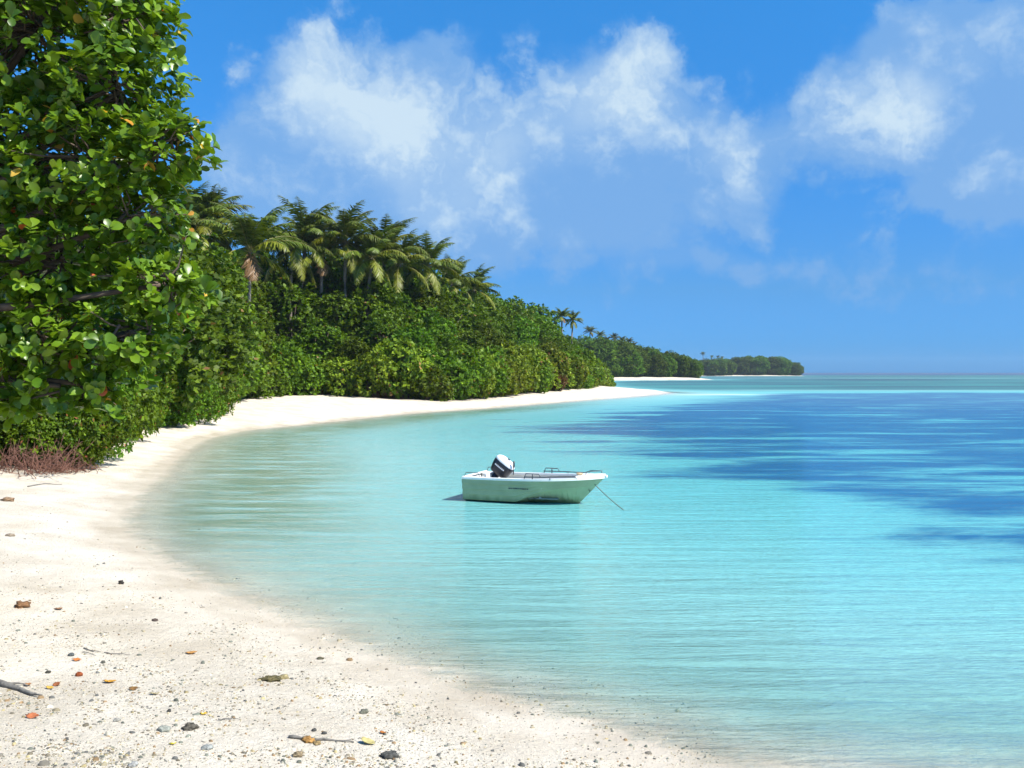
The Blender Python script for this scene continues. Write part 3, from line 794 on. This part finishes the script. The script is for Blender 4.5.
    # gear on the near side deck: a folded pale cover
    # rails
    def rail(pts, r_=.009, name='grab_rail'):
        mb = MB(); mb.tube(pts, r_, 8)
        o_ = mb.build(name, M['metal'], root, True); return o_
    for s_ in (-1, 1):
        g = .66
        rail([(.06, s_ * .74, g), (.10, s_ * .74, g + .10), (.45, s_ * .74, g + .10), (.50, s_ * .74, g)], .010)
        y0 = prof(.5)[1] * .96; y1 = prof(.82)[1]
        mb = MB(); mb.tube([(1.75, s_ * y0, .66), (1.78, s_ * y0, .715), (2.3, s_ * y0 * .985, .725), (3.05, s_ * (y1 * .98), .745), (3.1, s_ * (y1 * .97), .69)], .012, 8)
        mb.tube([(1.75, s_ * y0, .68), (1.80, s_ * y0, .80), (2.15, s_ * y0, .80), (2.20, s_ * y0 * .99, .72)], .012, 8)
        for a in (1.98,): mb.tube([(a, s_ * y0, .66), (a, s_ * y0, .80)], .016, 8)
        mb.tube([(2.45, s_ * y0 * .975, .66), (2.45, s_ * y0 * .975, .73)], .012, 8)
        mb.build('side_rail', M['metal'], root, True)
    rail([(L - .50, .14, .74), (L - .46, .13, .85), (L - .10, .02, .87), (L - .46, -.13, .85), (L - .50, -.14, .74)], .010, 'bow_rail')
    rail([(L - .10, 0, .75), (L - .10, .02, .87)], .012, 'bow_rail')
    # bow eye, fairlead, small hull marks
    mb = MB(); mb.tube([(L - .42, -.10, .38), (L - .36, -.12, .36), (L - .40, -.10, .33)], .012, 6); mb.build('bow_eye', M['metal'], root)
    mb = MB(); yb = -prof(.12)[1] - .004
    for k, w in enumerate([.035, .02, .03, .04, .025]):
        mb.box((.17 + k * .036 + w / 2 - .02, yb + .012 + .004, .512), (w * .8, .012, .030))
    mb.build('stern_lettering', M['mark'], root)
    mb = MB()
    for k in range(9): mb.box((1.35 + k * .062, -prof(.40)[1] + .030, .402), (.03 + .02 * (k % 3 == 0), .03, .024))
    mb.build('side_lettering', M['mark'], root)
    # bits of gear on the foredeck
    r = np.random.default_rng(2)
    mb = MB()
    for k in range(3): mb.tube([(2.98 + .06 * math.cos(t_) * (1 + .15 * k) + .1, .06 * math.sin(t_) * (1 + .25 * k) - .22, .78 + .012 * k) for t_ in np.linspace(0, 6.0, 12)], .014, 6)
    o_ = mb.build('rope_coil', M['debris'], None, True); o_.location = root.location; o_.rotation_euler = root.rotation_euler
    me = o_.data; a_ = me.color_attributes.new('tint', 'FLOAT_COLOR', 'POINT'); a_.data.foreach_set('color', np.tile([.5, .38, .24, 1], len(me.vertices)).astype(np.float32))
    tag(o_, 'tan coil of rope lying on the front deck of the boat', 'rope')
    # outboard, tilted
    mt = empty('outboard_motor', (0, 0, 0)); mt.parent = None
    mot = MB()
    # cowling as stacked rounded sections along its own z, then tilted forward
    def cowl(z0, z1, n, name, mat, shape):
        mb = MB(); K = 20; rings = []
        for i in range(n + 1):
            f = i / n; z_ = z0 + (z1 - z0) * f; a, b_, cx = shape(f)
            for k in range(K):
                th = 2 * math.pi * k / K; c_, s_ = math.cos(th), math.sin(th)
                e = .72
                mb.v.append((cx + a * math.copysign(abs(c_) ** e, c_), b_ * math.copysign(abs(s_) ** e, s_), z_)); mb.c.append((1, 1, 1))
        for i in range(n):
            for k in range(K): mb.f.append((i * K + k, i * K + (k + 1) % K, (i + 1) * K + (k + 1) % K, (i + 1) * K + k))
        mb.f.append(tuple(range(K))[::-1]); mb.f.append(tuple(n * K + k for k in range(K)))
        return mb.build(name, mat, mt, True)
    cowl(-.02, .33, 6, 'cowling_side', M['black'], lambda f: (.245 + .055 * math.sin(f * 1.8), .165 + .02 * math.sin(f * 2), 0.0))
    cowl(.332, .47, 8, 'cowling_top', M['cowl_white'], lambda f: ((.302 - .004) * max(.05, (1 - f ** 2.6)) ** .5 * 1.0, .186 * max(.05, (1 - f ** 2.6)) ** .5, .0 - .01 * f))
    mb = MB()
    for k in range(7): mb.box((-.155 + k * .046, -.178 - .004 * (3 - abs(k - 3)) - .006, .20), (.030, .012, .032)) 
    mb.build('cowling_lettering', M['cowl_white'], mt)
    mb = MB(); mb.tube([(.03, 0, .46), (.03, 0, .485)], [.045, .04], 12); mb.build('pull_cap', M['black'], mt)
    mb = MB(); mb.tube([(-.02, 0, 0), (-.02, 0, -.35), (-.04, 0, -.75)], [.10, .075, .06], 10); mb.box((-.12, 0, -.70), (.28, .16, .02))
    mb.tube([(-.22, 0, -.86), (-.05, 0, -.86), (.10, 0, -.86), (.16, 0, -.86)], [.03, .05, .045, .01], 8); mb.tube([(-.04, 0, -.7), (-.04, 0, -.95)], [.04, .012], 8)
    mb.build('leg', M['black'], mt, True)
    mb = MB()
    for k in range(3):
        a = k * 2.094; mb.box((-.25, .07 * math.cos(a), -.86 + .07 * math.sin(a)), (.02, .10, .10), Vector((1, 0, 0)).rotation_difference(Vector((.8, .3, .3))).to_matrix())
    mb.build('propeller', M['metal'], mt)
    loc = root.matrix_basis if False else None
    ang = root.rotation_euler.z
    base = Vector(stern) + Vector((math.cos(ang), math.sin(ang), 0)) * .72
    mt.location = (base.x, base.y, .70); mt.rotation_euler = (0, math.radians(36), ang)
    tag(mt, 'black and white outboard motor tilted forward at the stern of the pale green boat', 'outboard motor')
    mb = MB(); mb.tube([(0, 0, 0), (.0, 0, .10), (.01, 0, .20)], [.014, .016, .022], 8); mb.tube([(.01, 0, .20), (.015, 0, .36)], [.028, .024], 8)
    th = mb.build('tiller_handle', M['black'], None, True)
    th.parent = mt
    th.location = (.40, -.12, .27); th.rotation_euler = (0, math.radians(-36), 0)
    # anchor line
    mb = MB(); a = Vector((2.05, 23.22, .60)); e = Vector((3.25, 21.6, -.25))
    mb.tube([a.lerp(e, t_) + Vector((0, 0, -.10 * math.sin(math.pi * t_))) for t_ in np.linspace(0, 1, 10)], .011, 6)
    o_ = mb.build('anchor_line', M['rope'], None, True); tag(o_, 'thin dark mooring line running from the bow down into the water', 'rope')
boat()

# ------------------------------------------------------------------ things lying on the sand
def blob_mesh(name, seed, sx, sy, sz, rough=.25, cols=((.3, .3, .28),)):
    import bmesh
    r = np.random.default_rng(seed); bm = bmesh.new(); bmesh.ops.create_icosphere(bm, subdivisions=3, radius=1)
    k = r.uniform(1.5, 4, 3); ph = r.uniform(0, 6, 3)
    for v in bm.verts:
        c = v.co; n_ = math.sin(c.x * k[0] * 1.6 + ph[0]) * math.sin(c.y * k[1] * 1.6 + ph[1]) + .6 * math.sin(c.z * k[2] * 3 + c.x * 5 + ph[2]) + .45 * math.sin(c.x * 11 + ph[1]) * math.sin(c.y * 12 + ph[0])
        v.co = c * (1 + rough * n_ * .6); v.co = Vector((v.co.x * sx, v.co.y * sy, v.co.z * sz))
    me = bpy.data.meshes.new(name); bm.to_mesh(me); bm.free()
    for p in me.polygons: p.use_smooth = True
    cc = np.array(cols)[r.integers(0, len(cols), len(me.vertices))]
    if len(cols) == 1: cc = np.array(cols)[np.zeros(len(me.vertices), int)]
    a = me.color_attributes.new('tint', 'FLOAT_COLOR', 'POINT'); a.data.foreach_set('color', np.c_[cc, np.ones(len(cc))].astype(np.float32).ravel())
    return me

def stone(px, py, w, h, label, col=(.30, .30, .27), cat='stone', name='beach_stone', rough=.25, seed=None):
    X, Y, Z = at(px, py); s = Y / F
    me = blob_mesh(name, seed or int(px * 7 + py), w * s / 2.2, w * s / 2.8, max(h * s / 2.4, .010), rough, (col, tuple(c * .6 for c in col)) if rough > .3 else (col,))
    o = link(name, me, M['stone'], loc=(X, Y, Z + h * s * .18)); o.rotation_euler = (0, 0, random.uniform(0, 3)); tag(o, label, cat); return o

def sand_leaf(px, py, w, col, label, curl=.35, seed=0):
    X, Y, Z = at(px, py); L_ = w * Y / F * .95; r = np.random.default_rng(int(px + py)); n = 9
    vs = []
    for i in range(n):
        u = i / (n - 1); ww = .36 * math.sin(math.pi * min(1, u * .92 + .08)) ** .7 * L_
        zc = curl * L_ * (u - .5) ** 2 * 1.6
        for j in (-1, -.5, 0, .5, 1):
            vs.append(((u - .5) * L_, ww * j, zc + abs(j) ** 1.5 * ww * curl * 1.1 + r.normal(0, .003)))
    fs = [(i * 5 + j, (i + 1) * 5 + j, (i + 1) * 5 + j + 1, i * 5 + j + 1) for i in range(n - 1) for j in range(4)]
    mb = MB(); mb.add(vs, fs, col); mb.tube([(-L_ * .5, 0, curl * L_ * .4), (-L_ * .68, .01, curl * L_ * .3)], [.003, .002], 5, c=tuple(c * .5 for c in col))
    o = mb.build('fallen_leaf', M['debris'], None, True, (X, Y, Z + .008), col=True)
    md = o.modifiers.new('thick', 'SOLIDIFY'); md.thickness = .0015
    o.rotation_euler = (r.normal(0, .12), r.normal(0, .12), r.uniform(-.6, .6)); tag(o, label, 'leaf'); return o

def stick(pts_px, rad, label, forks=(), name='driftwood_stick', lift=.01):
    mb = MB()
    def chain(pp, r0, r1):
        P_ = []
        for i in range(len(pp) - 1):
            for t_ in np.linspace(0, 1, 5)[(0 if i == 0 else 1):]:
                a = pp[i][0] + (pp[i + 1][0] - pp[i][0]) * t_; b = pp[i][1] + (pp[i + 1][1] - pp[i][1]) * t_
                X, Y, Z = at(a, b); P_.append(Vector((X, Y, Z + lift + random.uniform(-.004, .008))))
        rr = np.linspace(r0, r1, len(P_)) * np.array([random.uniform(.8, 1.2) for _ in P_])
        mb.tube(P_, list(rr), 7)
        return P_[0]
    chain(pts_px, *rad)
    for f, rr in forks: chain(f, *rr)
    o = mb.build(name, M['wood'], None, True); tag(o, label, 'driftwood'); return o

stick([(-20, 676), (5, 687), (20, 691), (32, 696), (42, 698)], (.035, .007), 'dark forked driftwood branch entering at the left edge of the sand', [([(6, 686), (18, 686), (28, 687)], (.013, .005))], 'driftwood_branch', .02)
stick([(289, 738), (305, 740), (330, 741), (354, 743)], (.014, .006), 'long thin stick lying on the sand near the bottom beside an orange husk')
stick([(84, 649), (93, 652), (101, 653)], (.008, .003), 'short thin twig on the sand, left of the pair', [([(83, 653), (95, 656)], (.005, .003))])
stick([(104, 654), (118, 655), (130, 656)], (.007, .003), 'short thin twig on the sand, right of the pair')
stick([(218, 721), (230, 720), (240, 721)], (.006, .003), 'tiny dark twig on the sand above the grey flat stone')
stick([(28, 487), (45, 484), (62, 485)], (.02, .008), 'weathered stick on the sand in front of the dry twigs')
H_ = (.20, .10, .045)
stone(22, 607, 18, 9, 'brown broken coconut husk on the sand, highest at the left', (.22, .12, .06), 'coconut husk', 'coconut_husk', .45)
stone(308, 741, 15, 6, 'orange brown husk fragment lying across the long thin stick', (.40, .22, .07), 'husk', 'husk_fragment', .45)
stone(317, 744, 12, 4, 'frayed tan husk fibre below the orange fragment on the stick', (.34, .24, .11), 'husk', 'husk_fragment', .45)
stone(190, 729, 16, 9, 'dark pitted lump of coral near the bottom left', (.10, .09, .07), 'coral', 'coral_lump', .5)
stone(389, 757, 19, 8, 'dark oval knobbly piece of coral at the bottom edge', (.09, .09, .08), 'coral', 'coral_lump', .4)
stone(164, 731, 15, 8, 'smooth grey green stone left of the dark coral lump', (.25, .26, .22))
stone(207, 749, 14, 6, 'flat grey stone below the dark coral lump', (.24, .25, .23))
stone(133, 766, 12, 6, 'grey stone cut by the bottom edge of the beach', (.28, .28, .26))
stone(298, 756, 13, 7, 'brown speckled stone below the long thin stick', (.26, .20, .12), rough=.4)
stone(364, 713, 11, 6, 'dark wedge stone near the wet sand edge', (.12, .12, .09))
stone(121, 584, 7, 6, 'small black stone close to the waterline', (.05, .045, .04), rough=.35)
stone(155, 621, 7, 4, 'small dark round stone midway down the beach', (.08, .06, .05))
stone(71, 656, 7, 5, 'little blue-black stone beside the orange brown leaf', (.08, .09, .09))
stone(103, 663, 6, 4, 'small dark grey pebble below the twig pair', (.10, .10, .08))
stone(48, 673, 6, 4, 'small black pebble left of the red brown seed', (.05, .05, .04))
stone(117, 721, 10, 5, 'grey rounded stone right of the orange curled leaf', (.28, .27, .23))
stone(169, 712, 5, 5, 'tiny black pebble above the smooth grey green stone', (.05, .05, .045))
stone(314, 731, 6, 4, 'black pebble left of a close pair above the stick', (.06, .06, .055))
stone(324, 734, 6, 4, 'black pebble right of a close pair above the stick', (.06, .06, .055))
stone(79, 676, 8, 7, 'round dark red-brown seed on the sand', (.20, .055, .02), 'seed', 'beach_seed', .1)
stone(270, 680, 22, 6, 'dark mat of dried seaweed on the sand left of the wet edge', (.13, .11, .05), 'seaweed', 'dried_weed', .5)
stone(283, 678, 14, 4, 'tan strand of dried seaweed right of the dark mat', (.34, .28, .14), 'seaweed', 'dried_weed', .5)
stone(320, 659, 9, 3, 'thin dark seaweed scrap on the damp sand', (.12, .11, .07), 'seaweed', 'dried_weed', .4)
stone(10, 536, 11, 4, 'grey brown stone at the left edge high on the beach', (.22, .18, .13))
stone(8, 501, 14, 6, 'brown husk piece at the left edge just below the dry twigs', (.26, .17, .10), 'coconut husk', 'coconut_husk', .4)
sand_leaf(57, 686, 9, (.28, .10, .04), 'dark orange dry leaf right of the driftwood branch')
sand_leaf(50, 689, 8, (.48, .30, .06), 'yellow dry leaf touching the dark orange one')
sand_leaf(28, 686, 9, (.36, .17, .06), 'tan orange leaf at the tip of the driftwood fork')
sand_leaf(110, 683, 12, (.50, .26, .04), 'golden orange curled leaf right of the red-brown seed')
sand_leaf(33, 718, 13, (.36, .12, .05), 'bright orange curled leaf below the driftwood branch')
sand_leaf(77, 661, 8, (.42, .15, .04), 'small orange brown leaf below the twig pair')
sand_leaf(59, 610, 9, (.30, .17, .09), 'brown leaf right of the coconut husk')
sand_leaf(134, 690, 10, (.20, .11, .04), 'dark brown leaf right of the golden orange one')
sand_leaf(155, 695, 9, (.40, .34, .20), 'pale straw leaf right of the dark brown one')
sand_leaf(204, 715, 7, (.55, .36, .05), 'small yellow leaf above the dark coral lump')
sand_leaf(173, 745, 6, (.60, .50, .05), 'bright yellow leaf scrap below the smooth grey stone')
sand_leaf(368, 744, 16, (.38, .33, .14), 'olive tan curled leaf at the right end of the long stick')
sand_leaf(383, 734, 7, (.42, .16, .04), 'small orange leaf above the knobbly coral')
sand_leaf(192, 654, 11, (.42, .22, .07), 'tan orange leaf alone in the middle of the beach')

# small coral rubble, shell grit and seaweed scraps over the beach
def rubble():
    r = np.random.default_rng(77); n = 90000
    px = r.uniform(-60, 720, n); py = 470 + 330 * r.random(n) ** .75
    ground_d = (CAMZ - .7) * F / (py - HY)
    X = (px - HX) / F * ground_d; Y = ground_d; s_ = sdist(X, Y)
    dens = .5 + .25 * np.sin(X * 1.9 + np.sin(Y * 1.3) * 2) * np.sin(s_ * 2.1 + X * .2) + .25 * np.sin(X * 5.3 + 2 * np.sin(Y * 3.1)) * np.sin(s_ * 6.7 + np.sin(X * 2.7) * 2)
    band = np.exp(-((s_ - 2.4) / .7) ** 2) * .8 + np.exp(-((s_ + .4) / .6) ** 2) * .45 + np.exp(-((s_ - 1.1) / .35) ** 2) * .5 + np.exp(-((s_ - 4.2) / .8) ** 2) * .5
    keep = (s_ > -1.6) & (r.random(n) < .045 + .85 * dens ** 3 + .55 * band * dens ** 2) & (poly_sd(BPOLY, X, Y) < .5)
    X, Y, s_ = X[keep], Y[keep], s_[keep]; Z = ground(X, Y, s_); n = len(X)
    a = r.lognormal(math.log(.0072), .55, n); a = np.clip(a, .004, .045)
    K = 6; th = np.arange(K) * 2 * np.pi / K
    asp = r.uniform(.35, 1, (n, 1)); rot = r.normal(0, .8, (n, 1)); rad = a[:, None] * r.uniform(.6, 1.2, (n, K))
    lx = rad * np.cos(th); ly = rad * np.sin(th) * asp
    wx = lx * np.cos(rot) - ly * np.sin(rot); wy = lx * np.sin(rot) + ly * np.cos(rot)
    ringb = np.stack([X[:, None] + wx, Y[:, None] + wy, np.repeat(Z[:, None] - .003, K, 1)], -1)
    hh = a[:, None] * r.uniform(.25, .8, (n, 1))
    ringt = np.stack([X[:, None] + wx * .72, Y[:, None] + wy * .72, Z[:, None] + hh * r.uniform(.7, 1, (n, K))], -1)
    top = np.stack([X, Y, Z + hh[:, 0] * 1.15], -1)[:, None]
    V = np.concatenate([ringb, ringt, top], 1).reshape(-1, 3); off = (np.arange(n) * (2 * K + 1))[:, None, None]
    q = np.array([(k, (k + 1) % K, K + (k + 1) % K, K + k) for k in range(K)]); t3 = np.array([(K + k, K + (k + 1) % K, 2 * K) for k in range(K)])
    pal = np.array([(.16, .14, .10), (.22, .20, .16), (.30, .26, .17), (.10, .10, .09), (.30, .25, .13), (.42, .39, .30), (.34, .32, .26), (.22, .15, .08), (.14, .15, .12)])
    col = pal[r.integers(0, len(pal), n)] * r.uniform(.7, 1.3, (n, 1))
    me = np_mesh('coral_rubble', V, [(q[None] + off).reshape(-1, 4), (t3[None] + off).reshape(-1, 3)], False, np.repeat(col, 2 * K + 1, 0))
    o = link('coral_rubble', me, M['debris']); tag(o, 'scattered coral grit, shell bits and dry scraps over the white sand', 'rubble', kind='stuff')
    print('rubble', n)
rubble()

# ------------------------------------------------------------------ sea air
mb = MB(); mb.box((-200, 600, 17), (6400, 3400, 46))
hm = bpy.data.materials.new('sea_haze'); hm.use_nodes = True; hn = hm.node_tree; hn.nodes.remove(hn.nodes['Principled BSDF'])
pv = nd(hn, 'ShaderNodeVolumePrincipled'); pv.inputs['Color'].default_value = (.72, .86, 1, 1); pv.inputs['Density'].default_value = .0001
hn.links.new(pv.outputs[0], hn.nodes['Material Output'].inputs['Volume'])
tag(mb.build('haze', hm), 'thin pale sea air fading the farthest headland', 'haze', kind='stuff')

# ------------------------------------------------------------------ sky, sun, camera
SUN = Vector((.85, -.40, 1.0)).normalized()
el = math.asin(SUN.z); az = math.atan2(SUN.x, SUN.y)
sl = bpy.data.lights.new('sun', 'SUN'); sl.energy = 5.0; sl.angle = math.radians(.53); sl.color = (1.0, .95, .87)
so = bpy.data.objects.new('sun', sl); C.objects.link(so); so.rotation_euler = SUN.to_track_quat('Z', 'Y').to_euler()

W = bpy.data.worlds.new('World'); bpy.context.scene.world = W; W.use_nodes = True
nt = W.node_tree; Lk = nt.links.new; bg = nt.nodes['Background']
sky = nd(nt, 'ShaderNodeTexSky', sky_type='NISHITA'); sky.sun_disc = False; sky.sun_elevation = el; sky.sun_rotation = az
sky.air_density = 1.0; sky.dust_density = .3; sky.ozone_density = 3.0
def wm(op, a, b=None, c=None, clamp=False):
    n = nd(nt, 'ShaderNodeMath', operation=op); n.use_clamp = clamp
    for i, v in enumerate((a, b, c)):
        if v is None: continue
        if isinstance(v, (int, float)): n.inputs[i].default_value = v
        else: Lk(v, n.inputs[i])
    return n.outputs[0]
tc = nd(nt, 'ShaderNodeTexCoord'); sep = nd(nt, 'ShaderNodeSeparateXYZ'); Lk(tc.outputs['Generated'], sep.inputs[0])
azn = wm('ARCTAN2', sep.outputs[0], sep.outputs[1]); eln = wm('ARCSINE', sep.outputs[2])
cmb = nd(nt, 'ShaderNodeCombineXYZ'); Lk(azn, cmb.inputs[0]); Lk(eln, cmb.inputs[1])
# warp so that cloud edges curl
nw = nd(nt, 'ShaderNodeTexNoise', i_Scale=7.0, i_Detail=6.0, i_Roughness=.6); Lk(cmb.outputs[0], nw.inputs[0])
wv = nd(nt, 'ShaderNodeVectorMath', operation='MULTIPLY_ADD'); Lk(nw.outputs['Color'], wv.inputs[0]); wv.inputs[1].default_value = (.15, .12, 0); 
sb = nd(nt, 'ShaderNodeVectorMath', operation='SUBTRACT'); Lk(cmb.outputs[0], sb.inputs[0]); sb.inputs[1].default_value = (.075, .06, 0); Lk(sb.outputs[0], wv.inputs[2])
def blobs(lst, grow=1.0):
    tot = None
    for px, py, sx, sy, amp in lst:
        a0 = math.atan((px - HX) / F); dd = math.hypot(1, (px - HX) / F); e0 = math.atan((HY - py) / F / dd)
        s1 = nd(nt, 'ShaderNodeVectorMath', operation='SUBTRACT'); Lk(wv.outputs[0], s1.inputs[0]); s1.inputs[1].default_value = (a0, e0, 0)
        s2 = nd(nt, 'ShaderNodeVectorMath', operation='MULTIPLY'); Lk(s1.outputs[0], s2.inputs[0]); s2.inputs[1].default_value = (F / (sx * grow), F / (sy * grow), 0)
        dp = nd(nt, 'ShaderNodeVectorMath', operation='DOT_PRODUCT'); Lk(s2.outputs[0], dp.inputs[0]); Lk(s2.outputs[0], dp.inputs[1])
        g = wm('POWER', 2.718, wm('MULTIPLY', dp.outputs['Value'], -1.0))
        tot = wm('MULTIPLY', g, amp) if tot is None else wm('MULTIPLY_ADD', g, amp, tot)
    return tot
dens = blobs([(335, 88, 62, 42, .95), (290, 70, 25, 22, .3), (400, 105, 45, 40, .55), (300, 175, 70, 55, .55), (390, 185, 75, 60, .62), (500, 165, 60, 60, .6), (450, 235, 85, 38, .45), (228, 188, 22, 22, .5),
              (440, 52, 32, 14, .3), (590, 95, 48, 38, .8), (650, 70, 40, 30, .55), (620, 150, 70, 50, .55), (735, 150, 42, 40, .72), (690, 205, 80, 40, .34), (600, 238, 70, 18, .4),
              (900, 118, 62, 42, .78), (960, 68, 60, 34, .62), (840, 110, 45, 45, .4), (1015, 100, 50, 50, .5), (935, 30, 40, 22, .35), (1005, 190, 36, 26, .75), (930, 200, 30, 16, .45), (1080, 150, 80, 60, .5),
              (880, 275, 170, 20, .30), (700, 268, 120, 16, .28), (760, 25, 60, 20, .2), (520, 30, 80, 16, .12)], 1.3)
bright = blobs([(325, 85, 50, 38, .9), (405, 120, 45, 32, .5), (370, 165, 50, 34, .40), (500, 150, 36, 45, .45), (440, 232, 50, 26, .35), (300, 65, 25, 20, .3), (600, 92, 42, 34, .62), (640, 68, 30, 24, .4), (735, 150, 32, 32, .50),
                (900, 118, 45, 26, .70), (990, 52, 26, 18, .4), (1005, 185, 26, 18, .55), (610, 240, 60, 12, .28), (940, 40, 18, 14, .25), (225, 185, 15, 18, .3), (450, 195, 80, 40, .3), (545, 120, 50, 40, .2), (680, 130, 60, 45, .25), (860, 95, 50, 40, .3)], 1.45)
fb = nd(nt, 'ShaderNodeTexNoise', i_Scale=9.0, i_Detail=9.0, i_Roughness=.58, i_Distortion=.15); Lk(wv.outputs[0], fb.inputs[0])
fc = nd(nt, 'ShaderNodeTexNoise', i_Scale=22.0, i_Detail=8.0, i_Roughness=.6); Lk(cmb.outputs[0], fc.inputs[0])
# thin broken clouds elsewhere round the sky
gen = nd(nt, 'ShaderNodeTexNoise', i_Scale=2.4, i_Detail=7.0, i_Roughness=.55); Lk(tc.outputs['Generated'], gen.inputs[0])
outside = nd(nt, 'ShaderNodeMapRange', interpolation_type='SMOOTHSTEP'); Lk(wm('ABSOLUTE', azn), outside.inputs[0]); outside.inputs[1].default_value = .62; outside.inputs[2].default_value = .95
gd = nd(nt, 'ShaderNodeMapRange', interpolation_type='SMOOTHSTEP'); Lk(gen.outputs[0], gd.inputs[0]); gd.inputs[1].default_value = .52; gd.inputs[2].default_value = .72
bil = wm('ABSOLUTE', wm('MULTIPLY_ADD', fb.outputs[0], 2.0, -1.0)); bil2 = wm('ABSOLUTE', wm('MULTIPLY_ADD', fc.outputs[0], 2.0, -1.0))
billow = wm('MULTIPLY_ADD', bil, 1.5, wm('MULTIPLY_ADD', bil2, .8, -.30))
dens = wm('MULTIPLY_ADD', wm('MULTIPLY', billow, dens), .75, dens)
bright = wm('MULTIPLY_ADD', wm('MULTIPLY', billow, bright), .9, bright)
dsum = wm('MULTIPLY_ADD', wm('SUBTRACT', fb.outputs[0], .5), 1.1, wm('MULTIPLY_ADD', wm('SUBTRACT', fc.outputs[0], .5), .6, dens))
dm = nd(nt, 'ShaderNodeMapRange', interpolation_type='SMOOTHSTEP'); Lk(dsum, dm.inputs[0]); dm.inputs[1].default_value = .24; dm.inputs[2].default_value = .60
cover = wm('MAXIMUM', wm('MULTIPLY', dm.outputs[0], .84), wm('MULTIPLY', wm('MULTIPLY', gd.outputs[0], outside.outputs[0]), .7))
bsum = wm('MULTIPLY_ADD', wm('SUBTRACT', fb.outputs[0], .5), 1.5, wm('MULTIPLY_ADD', wm('SUBTRACT', fc.outputs[0], .5), .8, bright))
bm_ = nd(nt, 'ShaderNodeMapRange', interpolation_type='SMOOTHSTEP'); Lk(bsum, bm_.inputs[0]); bm_.inputs[1].default_value = .18; bm_.inputs[2].default_value = 1.1
cc = nd(nt, 'ShaderNodeMix', data_type='RGBA'); Lk(bm_.outputs[0], cc.inputs[0]); cc.inputs[6].default_value = (2.2, 4.5, 8.2, 1); cc.inputs[7].default_value = (7.3, 8.8, 9.6, 1)
tint = nd(nt, 'ShaderNodeMix', data_type='RGBA', blend_type='MULTIPLY'); tint.inputs[0].default_value = 1; Lk(sky.outputs[0], tint.inputs[6])
tr_ = nd(nt, 'ShaderNodeValToRGB'); Lk(eln, tr_.inputs[0])
e0, e1 = tr_.color_ramp.elements; e0.position = 0.0; e0.color = (.058, .27, .78, 1); e1.position = .42; e1.color = (.16, .62, .93, 1)
em = tr_.color_ramp.elements.new(.09); em.color = (.14, .33, .60, 1)
sc2 = nd(nt, 'ShaderNodeVectorMath', operation='SCALE'); Lk(tr_.outputs[0], sc2.inputs[0]); sc2.inputs['Scale'].default_value = 2.3
Lk(sc2.outputs[0], tint.inputs[7])
fin = nd(nt, 'ShaderNodeMix', data_type='RGBA'); Lk(cover, fin.inputs[0]); Lk(tint.outputs[2], fin.inputs[6]); Lk(cc.outputs[2], fin.inputs[7])
Lk(fin.outputs[2], bg.inputs[0]); bg.inputs[1].default_value = .055
W.cycles.sampling_method = 'MANUAL'; W.cycles.sample_map_resolution = 512

cam = bpy.data.cameras.new('camera'); co = bpy.data.objects.new('camera', cam); C.objects.link(co)
co.location = (0, 0, CAMZ); co.rotation_euler = (math.radians(90), 0, 0)
cam.sensor_width = 36; cam.lens = 36 * F / 1024; cam.shift_y = (HY - 384) / 1024
cam.clip_start = .1; cam.clip_end = 30000
sc = bpy.context.scene; sc.camera = co
sc.view_settings.view_transform = 'Standard'; sc.view_settings.look = 'None'; sc.view_settings.gamma = 1; sc.view_settings.exposure = .84
sc.cycles.max_bounces = 7; sc.cycles.transparent_max_bounces = 10; sc.cycles.diffuse_bounces = 3; sc.cycles.glossy_bounces = 3
sc.cycles.use_adaptive_sampling = True; sc.cycles.adaptive_threshold = .02
sc.cycles.use_denoising = True; sc.cycles.sample_clamp_indirect = 6
